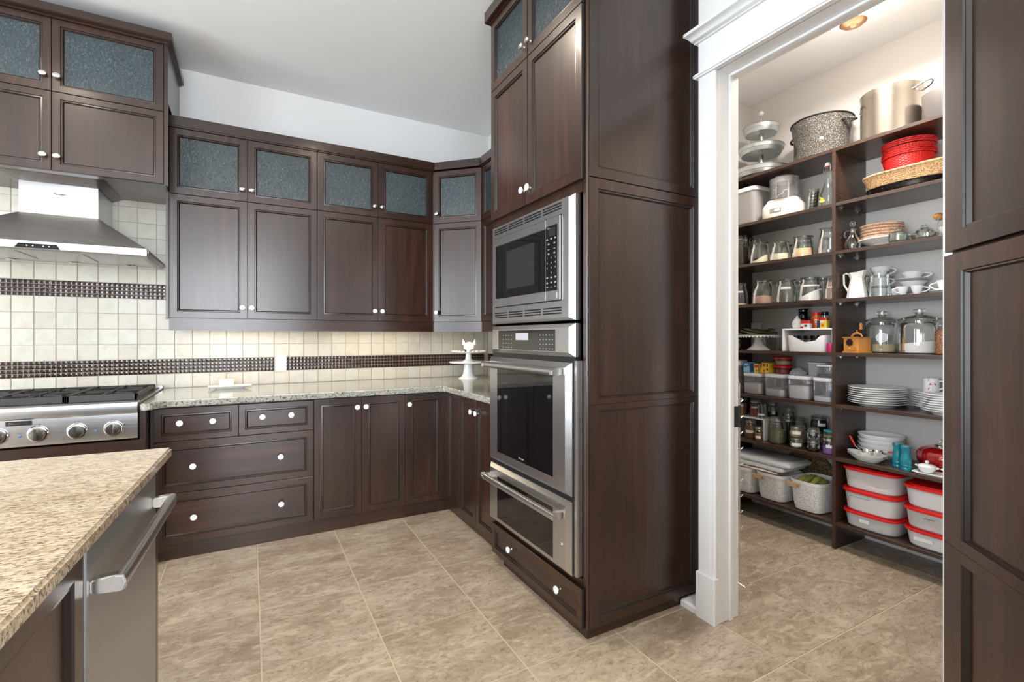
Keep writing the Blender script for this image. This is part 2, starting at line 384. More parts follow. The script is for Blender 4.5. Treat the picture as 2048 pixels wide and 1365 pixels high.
# backsplash of the back wall
XT, ZT = .1043, .1035; XK = lambda i: -.457 + XT * i; ZJ = lambda j: .9105 + ZT * j
part('grout', MB().box(-1.52, -.44, 4.1035, 4.1065, .914, 2.2).box(-.44, 1.985, 4.1035, 4.1065, .914, 1.40), 'wall_grout', wb)
part('grout', MB().box(1.9835, 1.9865, 2.477, 4.104, .914, 1.40), 'wall_grout', wr)
def tilemesh(w, h): return MB().box(.0018, w - .0018, -.0055, .002, .0018, h - .0018).mesh('tile', 'wall_tile', bevel=.0016, seg=2)
ta, tb = tilemesh(XT, ZT), tilemesh(XT, ZT - .0035); tc = tilemesh(1.978 - XK(23), ZT); td = tilemesh(1.978 - XK(23), ZT - .0035)
for i in range(-10, 24):
    for j in range(0, 13 if i < 0 else 5):
        if j in (1, 6): continue
        me = (td if i == 23 else tb) if j == 0 else (tc if i == 23 else ta)
        o = link('tile', me, wb); o.location = (XK(i), 4.1035, ZJ(j) + (.0035 if j == 0 else 0))
        o.rotation_euler = (random.uniform(-.004, .004), 0, random.uniform(-.004, .004))
def gem(mb, x, y, z, s, fr=None, tl=(0, 0)):
    fr = fr or (lambda a, d, c: (a, y - d, c)); e = .0016
    P = [(e, 0), (e, .0048), (e + .0007, .0060), (e + .0016, .0063)]
    vs = []; fs = []
    for ins, d in P:
        for a, c in ((ins, ins), (s - ins, ins), (s - ins, s - ins), (ins, s - ins)): vs.append(fr(x + a, d + (a - s / 2) * tl[0] + (c - s / 2) * tl[1], z + c))
    for r_ in range(3):
        for q in range(4): fs.append((r_ * 4 + q, r_ * 4 + (q + 1) % 4, r_ * 4 + 4 + (q + 1) % 4, r_ * 4 + 4 + q))
    fs.append((12, 13, 14, 15)); mb.add(vs, fs)
mb_ = []
for _ in range(6):
    q = MB(); gem(q, 0, 0, 0, .026, None, (random.uniform(-.02, .02), random.uniform(-.02, .02))); mb_.append(q.mesh('mosaic_tile', 'mosaic'))
mrest = MB()
for band, c0, c1 in ((6, -40, 0), (1, -40, 92)):
    for i in range(c0, c1):
        x = -.457 + .026075 * i
        if x > 1.952: continue
        for j in range(4):
            z = ZJ(band) + .0258 * j
            if band == 6 or i < -5:
                o = link('mosaic_tile', random.choice(mb_), wb); o.location = (x, 4.104, z)
            elif not (.174 < x + .013 < .255): gem(mrest, x, 4.104, z, .026, None, (random.uniform(-.02, .02), random.uniform(-.02, .02)))
o = part('mosaic_tile', mrest, 'mosaic', wb); o['kind'] = 'stuff'
tr = MB().box(-.002, .0055, .0012, XT - .0012, .0012, ZT - .0012).mesh('tile', 'wall_tile', bevel=.0016); tr0 = MB().box(-.002, .0055, .0012, XT - .0012, .0012, ZT - .0047).mesh('tile', 'wall_tile', bevel=.0016)
mrest = MB(); fr = lambda a, d, c: (1.984 - d, a, c)
for i in range(15):
    y = 4.096 - XT * (i + 1)
    for j in (0, 2, 3, 4):
        o = link('tile', tr0 if j == 0 else tr, wr); o.location = (1.9795, y, ZJ(j) + (.0035 if j == 0 else 0))
    for a in range(4):
        for b_ in range(4): gem(mrest, y + .026 * a, 0, ZJ(1) + .0258 * b_, .026, fr, (random.uniform(-.02, .02), random.uniform(-.02, .02)))
o = part('mosaic_tile', mrest, 'mosaic', wr); o['kind'] = 'stuff'
# doorway to the pantry
d1 = struct('door_1')
def zp(poly, z0, z1): return MB().prism(poly, z0, z1)
part('casing', zp([(1.815, 1.5185), (1.800, 1.5185), (1.796, 1.514), (1.796, 1.455), (1.801, 1.452), (1.796, 1.448), (1.796, 1.432), (1.801, 1.427), (1.815, 1.427)], .2, 2.447), 'trim_white', d1, sharp=20)
part('plinth_block', zp([(1.815, 1.524), (1.788, 1.524), (1.786, 1.521), (1.786, 1.425), (1.789, 1.4215), (1.815, 1.4215)], 0, .205), 'trim_white', d1, bevel=.003)
part('casing', zp([(1.815, .545), (1.796, .545), (1.796, .632), (1.801, .637), (1.815, .637)], .2, 2.447), 'trim_white', d1)
part('plinth_block', MB().box(1.786, 1.815, .545, .6365, 0, .205), 'trim_white', d1)
part('jamb', MB().box(1.815, 1.956, 1.427, 1.441, 0, 2.463), 'trim_white', d1, bevel=.002)
part('jamb', MB().box(1.815, 1.956, .620, .637, 0, 2.463), 'trim_white', d1, bevel=.002)
part('head_jamb', MB().box(1.815, 1.956, .637, 1.427, 2.449, 2.463), 'trim_white', d1)
part('door_stop', MB().box(1.885, 1.908, 1.416, 1.428, 0, 2.45).box(1.885, 1.908, .636, .648, 0, 2.45).box(1.885, 1.908, .648, 1.416, 2.438, 2.45), 'trim_white', d1, bevel=.002)
part('head_bead', MB().box(1.776, 1.815, .53, 1.536, 2.447, 2.466), 'trim_white', d1, bevel=.007, seg=3)
part('frieze', MB().box(1.799, 1.815, .545, 1.5185, 2.464, 2.612), 'trim_white', d1, bevel=.001)
pr = [(0, 0), (.012, 0), (.015, .008), (.022, .012), (.024, .018), (.040, .036), (.046, .040), (.046, .054), (.040, .058), (0, .058)]
mb = MB(); vs = []; fs = []
for (e, z) in pr: vs += [(1.799 - e, .5, 2.607 + z), (1.799 - e, 1.5185 + e, 2.607 + z), (1.815, 1.5185 + e, 2.607 + z)]
for i in range(len(pr)):
    a, b = i * 3, ((i + 1) % len(pr)) * 3
    fs += [(a, a + 1, b + 1, b), (a + 1, a + 2, b + 2, b + 1)]
mb.add(vs, fs + [tuple(i * 3 for i in range(len(pr)))]); part('crown', mb, 'trim_white', d1, sharp=50)
for zz in (.862,):
    part('hinge', MB().box(1.926, 1.955, 1.4245, 1.4275, zz, zz + .095).loft([(.006, zz - .003), (.006, zz + .098)], 2, 10, (1.959, 1.4265, 0)).box(1.925, 1.945, 1.423, 1.4245, zz + .012, zz + .02).box(1.925, 1.945, 1.423, 1.4245, zz + .075, zz + .083), 'iron', d1)
ca, sa = math.cos(R(37)), math.sin(R(37)); fl_ = lambda u, d, z: (1.966 + ca * u + sa * d, 1.446 + sa * u - ca * d, z)
lf = part('door_leaf', MB().box(0, .76, -.035, 0, .012, 2.44, fl_), 'trim_white', d1)
part('door_panel', MB().rings(fl_, .1, .66, 1.15, 2.3, [(0, .001), (.01, .006), (.03, .001)]).rings(fl_, .1, .66, .2, 1.0, [(0, .001), (.01, .006), (.03, .001)]), 'trim_white', lf)
# low base moulding between tower and doorway; pantry base
struct('baseboard_right', MB().prism([(1.795, 0), (1.795, .022), (1.803, .031), (1.93, .033), (1.93, 0)], 1.5245, 1.617, lambda a, b, h: (a, h, b)), 'trim_white')
struct('baseboard_pantry', MB().box(3.415, 3.43, .6, 2.4, 0, .1), 'trim_white')
struct('baseboard_left', MB().box(X0W, X0W + .015, Y0W, 4.1, 0, .12), 'trim_white')
struct('baseboard_front', MB().box(X0W, 1.815, Y0W, Y0W + .015, 0, .12), 'trim_white')

# ================================================================ CABINETS
def kn(kind):
    mb = MB()
    if kind == 'white':
        mb.loft([(.0075, 0), (.006, .004), (.0055, .012)], 2, 14, mi=1)
        mb.loft([(.006, .010), (.0095, .014), (.0155, .018), (.0172, .022), (.016, .0262), (.0115, .0285), (.0002, .0292)], 2, 18)
        return mb.mesh('knob', ['porcelain', 'nickel'])
    mb.loft([(.009, .009, 0), (.007, .007, .004), (.006, .006, .012), (.011, .009, .016), (.018, .0135, .021), (.017, .0128, .026), (.010, .008, .029), (.0002, .0002, .03)], 2, 18)
    return mb.mesh('knob', 'nickel')
KN = {'white': kn('white'), 'nickel': kn('nickel')}
def knob(par, fr, u, z, kind, d=.0185):
    o = link('knob', KN[kind], par); p = Vector(fr(u, d, z)); n = Vector(fr(u, 1, z)) - Vector(fr(u, 0, z)); s = Vector(fr(u + 1, 0, z)) - Vector(fr(u, 0, z))
    up = n.cross(s); M = Matrix((s, up, n)).transposed(); o.rotation_euler = M.to_euler(); o.location = p - origin(par); return o
G = .0015
def door(root, fr, u0, u1, z0, z1, knobs=(), glass=False, kind='white', w=.058, mat='wood_v', name='door', k=(1, 1, 1, 1)):
    mb = MB(); rings_k(mb, fr, u0 + G, u1 - G, z0 + G, z1 - G, dprof(w), k, not glass)
    d = part(name, mb, [mat, 'wood_glaze'], root, sharp=40)
    if glass: part('glass_pane', MB().box(u0 + w * k[0] - .004, u1 - w * k[1] + .004, .004, .0085, z0 + w * k[2] - .004, z1 - w * k[3] + .004, fr), 'obscure_glass', d)
    for u, z in knobs: knob(d, fr, u, z, kind)
    return d
# --- base run along the back wall: bodies at y=3.33, doors 2 cm proud
A = FA(3.33); TOE = 3.338
t = thing('drawer_cabinet', 'dark wood base cabinet of four drawers beside the gas rangetop', 'cabinet', (-.052, 3.33, 0))
part('carcass', MB().box(-.485, .363, 3.33, 4.09, .09, .876), 'cab_inside', t)
part('toe_board', MB().box(-.485, .364, TOE, 3.36, 0, .092), 'wood_h', t)
for a, b, c, d, kk in ((-.467, -.055, .678, .868, ((-.345, .782), (-.185, .782))), (-.055, .363, .678, .868, ((.072, .785), (.232, .785))), (-.467, .363, .382, .678, ((-.282, .53), (.172, .53))), (-.467, .363, .093, .382, ((-.278, .237), (.175, .237)))):
    door(t, A, a, b, c, d, kk, name='drawer', mat='wood_h', w=.05 if c > .6 else .056)
t = thing('base_cabinet', 'dark wood two-door base cabinet right of the drawer stack', 'cabinet', (.66, 3.33, 0))
part('carcass', MB().box(.365, .959, 3.33, 4.09, .09, .876), 'cab_inside', t); part('toe_board', MB().box(.364, .961, TOE, 3.36, 0, .092), 'wood_h', t)
door(t, A, .365, .664, .093, .872, [(.632, .805)]); door(t, A, .664, .961, .093, .872, [(.688, .805)])
t = thing('corner_base_cabinet', 'dark wood base cabinet filling the inner corner, single narrow door left', 'cabinet', (1.4, 3.6, 0))
part('carcass', MB().box(.963, 1.97, 3.33, 4.09, .09, .876).box(1.29, 1.97, 3.086, 3.33, .09, .876), 'cab_inside', t)
part('toe_board', MB().box(.961, 1.297, TOE, 3.36, 0, .092).box(1.297, 1.32, 3.086, TOE, 0, .092), 'wood_h', t)
door(t, A, .961, 1.249, .093, .872, [(.985, .80)]); part('filler', MB().box(1.249, 1.272, 3.315, 3.33, .093, .872).box(1.272, 1.29, 3.299, 3.33, .093, .872), 'wood_v', t)
B = FB(1.29)
door(t, B, 3.086, 3.297, .093, .872, w=.045)
t = thing('base_cabinet', 'dark wood two-door base cabinet between the corner and the oven tower', 'cabinet', (1.29, 2.78, 0))
part('carcass', MB().box(1.29, 1.97, 2.482, 3.084, .09, .876), 'cab_inside', t); part('toe_board', MB().box(1.297, 1.32, 2.482, 3.086, 0, .092), 'wood_h', t)
door(t, B, 2.808, 3.084, .06, .872, [(2.85, .787)]); door(t, B, 2.53, 2.808, .06, .872, [(2.772, .787)]); part('filler', MB().box(1.272, 1.29, 2.482, 2.53, .06, .872), 'wood_v', t)
t = thing('range_cabinet', 'dark wood bumped-out cabinet under the gas rangetop', 'cabinet', (-.96, 3.22, 0))
part('carcass', MB().box(-1.44, -.49, 3.24, 4.09, .0, .722), 'wood_v', t)
part('pilaster', MB().box(-.515, -.487, 3.222, 3.30, 0, .876), 'wood_v', t, bevel=.002)
door(t, FA(3.24), -.96, -.49, .10, .64, mat='wood_h'); door(t, FA(3.24), -1.43, -.96, .10, .64, mat='wood_h')
part('top_rail', MB().box(-1.44, -.49, 3.215, 3.24, .645, .722), 'wood_h', t, bevel=.002)
# --- granite worktops
poly = [(-.512, 4.095), (-.512, 3.205), (-.50, 3.196), (-.475, 3.194)] + [(-.462, 3.20), (-.448, 3.23), (-.43, 3.268), (-.40, 3.283)] + [(1.225, 3.283), (1.240, 3.270), (1.240, 2.479), (1.976, 2.479), (1.976, 4.095)]
single('worktop', MB().prism(poly, .877, .914), 'granite_perimeter', 'pale speckled granite worktop running into the corner along two walls', 'countertop', bevel=.005, seg=3, sharp=40)
IR = -.044
wt = single('island_worktop', MB().prism([(0, 0), (0, -2.35), (-1.25, -2.35), (-1.25, 0)], .882, .914), 'granite_island', 'streaked beige granite slab on top of the kitchen island', 'countertop', (-.219, 1.898, 0), IR, bevel=.006, seg=3, sharp=40)
# --- uppers along the back wall, bodies at y=3.75
U = FA(3.75)
def upper(label, x0, xm, x1, left=False, right=False):
    t = thing('upper_cabinet', label, 'cabinet', ((x0 + x1) / 2, 3.75, 1.39), group=None)
    part('carcass', MB().box(x0, x1, 3.75, 4.094, 1.40, 2.615), 'wood_v', t)
    if left: part('end_panel', MB().box(x0 - .016, x0 - .001, 3.728, 3.75, 1.385, 2.19), 'wood_v', t)
    door(t, U, x0, xm, 1.393, 2.19, [(xm - .030, 1.469)]); door(t, U, xm, x1, 1.393, 2.19, [(xm + .026, 1.469)])
    door(t, U, x0, xm, 2.19, 2.613, [(xm - .030, 2.267)], True, 'nickel'); door(t, U, xm, x1, 2.19, 2.613, [(xm + .026, 2.267)], True, 'nickel')
    part('crown', MB().box(x0, x1, 3.712, 4.09, 2.622, 2.683).box(x0, x1, 3.722, 3.75, 2.613, 2.6225), 'wood_h', t)
    part('valance', MB().box(x0, x1, 3.735, 3.755, 1.314, 1.392), 'wood_h', t)
    part('bottom_panel', MB().box(x0, x1, 3.756, 4.09, 1.385, 1.40), 'wood_h', t)
    return t
u1 = upper('dark wood wall cabinet next to the range hood, glass doors on top', -.447, -.009, .433, True)
u2 = upper('dark wood wall cabinet next to the diagonal corner one, glass doors on top', .433, .872, 1.311)
S2 = math.sqrt(.5)
DG = frame(1.3175 + .0141, 3.73 + .0141, S2, -S2); L = .4097
t = thing('corner_upper_cabinet', 'dark wood diagonal wall cabinet across the inner corner', 'cabinet', (1.46, 3.59, 1.39))
part('carcass', MB().prism([(1.3135, 3.75), (1.3317, 3.7441), (1.6211, 3.4541), (1.976, 3.442), (1.976, 4.09), (1.3135, 4.09)], 1.40, 2.615), 'wood_v', t)
door(t, DG, 0, L, 1.393, 2.19, [(.028, 1.469)]); door(t, DG, 0, L, 2.19, 2.613, [(.028, 2.267)], True, 'nickel')
part('crown', MB().prism([(1.312, 3.712), (1.3157, 3.712), (1.589, 3.4415), (1.976, 3.4415), (1.976, 4.09), (1.312, 4.09)], 2.622, 2.683), 'wood_h', t)
part('valance', MB().box(-.01, L, -.006, .014, 1.314, 1.392, DG), 'wood_h', t)
part('bottom_panel', MB().prism([(1.3135, 3.76), (1.34, 3.756), (1.63, 3.466), (1.976, 3.442), (1.976, 4.09), (1.3135, 4.09)], 1.385, 1.3995), 'wood_h', t)
t = thing('upper_cabinet', 'dark wood wall cabinet squeezed between the corner one and the oven tower', 'cabinet', (1.62, 2.96, 1.39))
Bu = FB(1.627)
part('carcass', MB().box(1.627, 1.976, 2.48, 3.44, 1.40, 2.615), 'wood_v', t)
for a, b in ((2.96, 3.44), (2.482, 2.96)): door(t, Bu, a, b, 1.393, 2.19, [(2.96 + (.03 if a > 2.9 else -.03), 1.469)]); door(t, Bu, a, b, 2.19, 2.613, [(2.96 + (.03 if a > 2.9 else -.03), 2.267)], True, 'nickel')
part('crown', MB().box(1.589, 1.976, 2.48, 3.45, 2.622, 2.683).box(1.60, 1.627, 2.482, 3.44, 2.613, 2.6225), 'wood_h', t)
part('valance', MB().box(1.612, 1.632, 2.48, 3.44, 1.314, 1.392), 'wood_h', t)
# under-cabinet light bars
for lx, lw in ((0.0, .70), (.87, .70), (1.62, .30)):
    y = 3.90 if lx < 1.5 else 3.72
    t = thing('light_bar', 'slim warm light bar under the wall cabinets, %s' % ('nearest the range hood' if lx < .1 else 'middle of the run' if lx < 1.5 else 'in the inner corner'), 'light', (lx, y, 1.37), group='light bars under the wall cabinets')
    part('housing', MB().box(lx - lw / 2, lx + lw / 2, y - .02, y + .02, 1.372, 1.3848), 'white_plastic', t)
    part('diffuser', MB().box(lx - lw / 2 + .01, lx + lw / 2 - .01, y - .014, y + .014, 1.368, 1.3725), 'led', t)
    area('under_cabinet_light', (lx, y, 1.366), (R(-14), 0, 0), lw, .03, 3.2 * lw, (1, .83, .58))
# --- cabinet over the hood
t = thing('hood_cabinet', 'tall dark wood wall cabinet above the range hood', 'cabinet', (-.957, 3.57, 2.19))
H_ = FA(3.57)
part('carcass', MB().box(-1.484, -.4485, 3.57, 4.094, 2.195, 2.69).box(-1.484, -.43, 3.57, 4.094, 2.69, 3.045), 'wood_v', t)
part('stile', MB().box(-.450, -.43, 3.553, 3.57, 2.188, 3.036), 'wood_v', t); part('stile', MB().box(-1.484, -1.464, 3.553, 3.57, 2.188, 3.036), 'wood_v', t)
for a, b, ku in ((-1.462, -.957, -.989), (-.957, -.452, -.931)):
    door(t, H_, a, b, 2.194, 2.631, [(ku, 2.271)], kind='nickel', w=.052); door(t, H_, a, b, 2.631, 3.036, [(ku, 2.715)], True, 'nickel', w=.052)
part('crown', MB().box(-1.51, -.404, 3.50, 4.094, 3.046, 3.092).box(-1.497, -.417, 3.535, 4.094, 3.036, 3.0465), 'wood_h', t, bevel=.003)
# sloped collar round the chimney under it
mb = MB(); oo = [(-1.209, 4.09), (-1.209, 3.64), (-.743, 3.64), (-.743, 4.09)]; ii = [(-1.154, 4.09), (-1.154, 3.75), (-.798, 3.75), (-.798, 4.09)]
mb.add([(x, y, 2.194) for x, y in oo] + [(x, y, 2.168) for x, y in ii] + [(x, y, 2.194) for x, y in ii], [(i, i + 1, i + 5, i + 4) for i in range(3)] + [(4 + i, 5 + i, 9 + i, 8 + i) for i in range(3)])
part('collar', mb, 'wood_h', t)
# --- range hood
t = thing('range_hood', 'stainless chimney range hood with pyramid canopy', 'range hood', (-.976, 3.75, 1.73))
part('chimney', MB().box(-1.152, -.80, 3.752, 4.095, 1.97, 2.19), 'steel', t, bevel=.001)
lo = [(-1.432, 4.09), (-1.432, 3.42), (-.516, 3.42), (-.516, 4.09)]; hi = [(-1.152, 4.09), (-1.152, 3.752), (-.80, 3.752), (-.80, 4.09)]
part('canopy', MB().add([(x, y, 1.776) for x, y in lo] + [(x, y, 1.986) for x, y in hi], [(i, i + 1, i + 5, i + 4) for i in range(3)]), 'steel_dark', t, sharp=10)
part('front_lip', MB().prism([(3.420, 1.778), (3.416, 1.775), (3.416, 1.737), (3.426, 1.727), (3.46, 1.727), (3.46, 1.778)], -1.434, -.514, lambda a, b, h: (h, a, b)), 'steel', t, sharp=20)
part('side_lip', MB().prism([(-.514, 1.777), (-.512, 1.758), (-.536, 1.742), (-.56, 1.742), (-.56, 1.777)], 3.46, 4.092, lambda a, b, h: (a, h, b)), 'steel_dark', t, sharp=20)
part('side_lip', MB().box(-1.434, -1.40, 3.46, 4.092, 1.742, 1.777), 'steel_dark', t)
part('underside', MB().box(-1.41, -.54, 3.455, 4.09, 1.748, 1.756), 'steel', t)
for i in range(3):
    x = -1.39 + i * .284
    f = part('grease_filter', MB().box(x, x + .27, 3.50, 3.94, 1.743, 1.7485), 'steel', t, bevel=.0015)
    part('filter_latch', MB().box(x + .11, x + .16, 3.515, 3.53, 1.739, 1.744), 'steel_dark', f)
    lp = part('hood_lamp', MB().loft([(.032, 1.743), (.030, 1.7405), (.022, 1.7405)], 2, 20, (x + .135, 4.01, 0)), 'chrome', t)
    part('bulb', MB().loft([(.021, 1.7415), (.001, 1.739)], 2, 16, (x + .135, 4.01, 0)), 'label_white', lp)
ctl = part('control_panel', MB().prism([(-1.066, 1.7375), (-.886, 1.7375), (-.899, 1.7615), (-1.049, 1.7615)], 3.4145, 3.4175, lambda a, b, h: (a, h, b)), 'black_glass', t)
for x in (-1.017, -.994, -.953, -.93): part('button', MB().loft([(.0036, 0), (.0030, 0.0012)], 2, 14, (x, 3.4145, 1.750), axis='y').xf(Matrix.Translation((0, -.0012, 0))), 'mark', ctl)
part('lettering', text_mb('Thermador', .0125, lambda a, b: (-.976 + a, 3.7505, 2.109 + b), .25, .03), 'mark_dark', t)
# --- rangetop
t = thing('rangetop', 'stainless gas rangetop with cast iron grates and steel knobs', 'stove', (-.976, 3.5, .73))
RX0, RX1 = -1.432, -.520
part('body', MB().box(RX0, RX1, 3.245, 4.05, .735, .922), 'steel', t)
prof = [(3.245, .735), (3.206, .735), (3.201, .748), (3.203, .8665), (3.196, .872), (3.192, .885), (3.192, .908), (3.202, .924), (3.222, .930), (3.262, .929), (3.262, .915), (3.245, .915)]
part('front_panel', MB().prism(prof, RX0, RX1, lambda a, b, h: (h, a, b)), 'steel', t, sharp=25)
part('drip_tray', MB().box(RX0 + .015, RX1 - .015, 3.265, 4.03, .9225, .9265), 'iron', t)
part('back_trim', MB().box(RX0, RX1, 4.03, 4.088, .90, .94), 'steel', t, bevel=.004)
def gbar(mb, x0, y0, x1, y1, z0=.947, z1=.962, w=.006): 
    dx, dy = x1 - x0, y1 - y0; l = math.hypot(dx, dy); nx, ny = -dy / l * w, dx / l * w
    mb.prism([(x0 + nx, y0 + ny), (x1 + nx, y1 + ny), (x1 - nx, y1 - ny), (x0 - nx, y0 - ny)], z0, z1)
for i in range(3):
    gx0 = RX1 - .012 - (i + 1) * .297; gx1 = gx0 + .292
    gt = MB()
    for y in (3.285, 3.86): gt.box(gx0, gx1, y, y + .012, .928, .964)
    for x in (gx0, gx1 - .012): gt.box(x, x + .012, 3.285, 3.872, .944, .964); gt.box(x, x + .012, 3.285, 3.32, .927, .964); gt.box(x, x + .012, 3.83, 3.872, .927, .964)
    gbar(gt, gx0, 3.578, gx1, 3.578)
    cx_ = (gx0 + gx1) / 2
    for cy_ in (3.43, 3.725):
        for a in range(0, 360, 60):
            ca_, sa_ = math.cos(R(a + 30)), math.sin(R(a + 30)); far = .135 if abs(ca_) > .3 else .14
            gbar(gt, cx_ + ca_ * .035, cy_ + sa_ * .035, cx_ + ca_ * far, cy_ + sa_ * far, .950, .966, .005)
    g = part('grate', gt, 'iron', t, bevel=.002, seg=1)
    for cy_ in (3.43, 3.725):
        bn = part('burner', MB().loft([(.055, .9265), (.05, .934), (.035, .94), (.033, .945), (.001, .946)], 2, 24, (cx_, cy_, 0)), 'iron', t)
def marks_at(x):
    part('burner_mark', MB().box(x - .011, x - .002, 3.2015, 3.2025, .8415, .8424).box(x - .011, x - .0102, 3.2015, 3.2025, .8345, .8424).box(x + .003, x + .010, 3.2015, 3.2025, .840, .841).box(x + .003, x + .004, 3.2015, 3.2025, .834, .841).box(x + .009, x + .010, 3.2015, 3.2025, .834, .841).box(x + .003, x + .010, 3.2015, 3.2025, .834, .835), 'mark_dark', t)
for x in (-.621, -.766, -.913, -1.058, -1.20, -1.33):
    kb = part('bezel', MB().loft([(.041, 0), (.041, -.004), (.037, -.009), (.033, -.010)], 2, 30, (x, 3.2022, .793), axis='y'), 'chrome', t)
    kk = part('knob', MB().loft([(.031, -.008), (.030, -.024), (.027, -.029), (.0002, -.031)], 2, 28, (x, 3.2022, .793), axis='y').box(x - .0045, x + .0045, 3.160, 3.178, .765, .821), 'knob_steel', t)
    marks_at(x)
for x in (-.693, -.978, -1.27):
    part('pilot_lamp', MB().loft([(.0055, 0), (.005, -.003), (.0002, -.004)], 2, 12, (x, 3.2018, .786), axis='y').box(x - .012, x + .012, 3.2015, 3.202, .801, .8022, mi=1), ['blue_lamp', 'mark_dark'], t)
bd = part('badge', MB().box(-1.028, -.935, 3.1975, 3.2025, .839, .861), 'black', t, bevel=.001)
part('lettering', text_mb('Thermador', .0172, lambda a, b: (-.9815 + a, 3.1968, .850 + b), .3), 'chrome', bd)
# --- oven tower
FT = FB(1.235); TY0_, TY1_ = 1.62, 2.475
t = thing('oven_tower', 'tall dark wood cabinet tower holding the built-in ovens', 'cabinet', (1.6, 2.05, 0))
part('carcass', MB().box(1.255, 1.978, TY0_, TY1_, 1.935, 3.07).box(1.255, 1.978, TY0_, TY1_, .05, .245).box(1.255, 1.978, TY0_, 1.634, .245, 1.935).box(1.255, 1.978, 2.458, TY1_, .245, 1.935).box(1.90, 1.978, 1.634, 2.458, .245, 1.935), 'wood_v', t)
part('toe_board', MB().box(1.247, 1.90, 1.622, 2.375, 0, .05), 'wood_h', t)
part('foot', MB().box(1.247, 1.27, 2.378, 2.40, 0, .05), 'steel_dark', t)
# face frame round the appliances
part('face_frame', MB().box(1.235, 1.255, 1.612, 1.636, .05, 3.06).box(1.235, 1.255, 2.452, 2.475, .05, 3.06).box(1.235, 1.255, 1.636, 2.452, 1.886, 1.94).box(1.235, 1.255, 1.636, 2.452, .215, .250), 'wood_v', t, bevel=.003)
part('corner_bead', MB().loft([(.010, .05), (.010, 3.06)], 2, 14, (1.243, 1.614, 0)), 'wood_v', t)
door(t, FT, 2.066, 2.474, 1.932, 2.668, [(2.095, 2.007)]); door(t, FT, 1.617, 2.064, 1.932, 2.668, [(2.035, 2.007)])
door(t, FT, 2.066, 2.474, 2.668, 3.06, [(2.095, 2.73)], True, 'nickel'); door(t, FT, 1.617, 2.064, 2.668, 3.06, [(2.035, 2.73)], True, 'nickel')
door(t, FT, 1.617, 2.462, .05, .219, [(2.231, .150), (1.779, .148)], name='drawer', mat='wood_h', w=.05)
part('crown', MB().box(1.19, 1.978, 1.57, 2.51, 3.075, 3.14).box(1.21, 1.978, 1.59, 2.49, 3.06, 3.0755), 'wood_h', t, bevel=.003)
SD = FA(1.622)
for z0, z1, kk in ((.05, .9865, (1, 1, 1, .58)), (.9865, 1.940, (1, 1, .58, 1)), (1.943, 3.06, (1, 1, .9, 1))):
    mb = MB(); rings_k(mb, SD, 1.243, 1.907, z0, z1, dprof(.0605, .022), kk); part('side_panel', mb, ['wood_v', 'wood_glaze'], t, sharp=40)
# microwave
t = thing('microwave', 'built-in stainless microwave with dark window above the wall oven', 'microwave', (1.2, 2.05, 1.344))
FO = FB(1.235)
def frontbox(name, y0, y1, z0, z1, d, par, mat='steel', ch=.03, chz=.012):
    """appliance front: flat face at depth d with chamfered sides"""
    mb = MB(); a = [(y0, 0, z0), (y1, 0, z0), (y1, 0, z1), (y0, 0, z1)]
    vs = []
    for iu, iz, dd in ((0, 0, .0), (0, 0, d * .62), (ch, chz, d)):
        vs += [FO(y0 + iu, dd, z0 + iz), FO(y1 - iu, dd, z0 + iz), FO(y1 - iu, dd, z1 - iz), FO(y0 + iu, dd, z1 - iz)]
    fs = [(j * 4 + i, j * 4 + (i + 1) % 4, j * 4 + 4 + (i + 1) % 4, j * 4 + 4 + i) for j in range(2) for i in range(4)] + [(8, 9, 10, 11)]
    return part(name, mb.add(vs, fs), mat, par, sharp=20)
frontbox('trim_frame', 1.653, 2.440, 1.344, 1.880, .040, t)
XF = 1.195
def slab(y0, y1, z0, z1, d0, d1): return MB().box(XF - d1, XF - d0, y0, y1, z0, z1)
part('shadow_gap', slab(1.734, 2.378, 1.430, 1.809, 0, .0006), 'black', t)
dr = part('door', slab(1.854, 2.374, 1.435, 1.805, .0008, .008), 'steel', t, bevel=.002)
part('window', slab(1.854, 2.352, 1.478, 1.762, .0078, .0092), 'black_glass', dr)
part('window_mesh', slab(1.95, 2.23, 1.52, 1.72, .0092, .0096), 'screen', dr)
part('bright_edge', slab(2.352, 2.356, 1.474, 1.766, .0078, .0098).box(XF - .0098, XF - .0078, 1.854, 2.352, 1.762, 1.766), 'chrome', dr)
cp = part('control_panel', slab(1.738, 1.851, 1.435, 1.805, .0008, .008), 'steel', t, bevel=.002)
part('keypad', slab(1.757, 1.849, 1.478, 1.770, .0078, .0092), 'black_glass', cp)
part('display', slab(1.770, 1.825, 1.722, 1.758, .0092, .0096), 'screen', cp)
part('open_button', slab(1.760, 1.843, 1.441, 1.470, .0078, .010), 'steel', cp, bevel=.001)
mb = MB()
for row, (zz, cols) in enumerate(((1.708, 3), (1.686, 2), (1.664, 2), (1.642, 2), (1.535, 3), (1.512, 3), (1.494, 3))):
    for q in range(cols):
        yc = 1.836 - (q + (.25 if cols == 2 else 0)) * (.033 if cols == 3 else .047)
        mb.box(XF - .0097, XF - .0092, yc - .007, yc + .007, zz, zz + .0022); 
        if row in (0, 1, 3, 4, 5): mb.box(XF - .0097, XF - .0092, yc - .006, yc + .006, zz + .004, zz + .006)
part('key_print', mb, 'mark', cp)
for i, ch in enumerate('1234567890'):
    r_, q = divmod(i, 3); yc = 1.836 - (q if i < 9 else 1) * .033; zc = 1.626 - r_ * .0225
    part('digit', text_mb(ch, .011, lambda a, b: (XF - .0097, yc - a, zc + b)), 'mark', cp)
for zc in (1.831, 1.373):
    for y0, y1 in ((2.238, 2.381), (2.073, 2.221), (1.905, 2.055), (1.736, 1.885)):
        for j in range(3): part('vent_slot', slab(y0, y1, zc + .012 * j, zc + .0062 + .012 * j, 0, .0007), 'black', t)
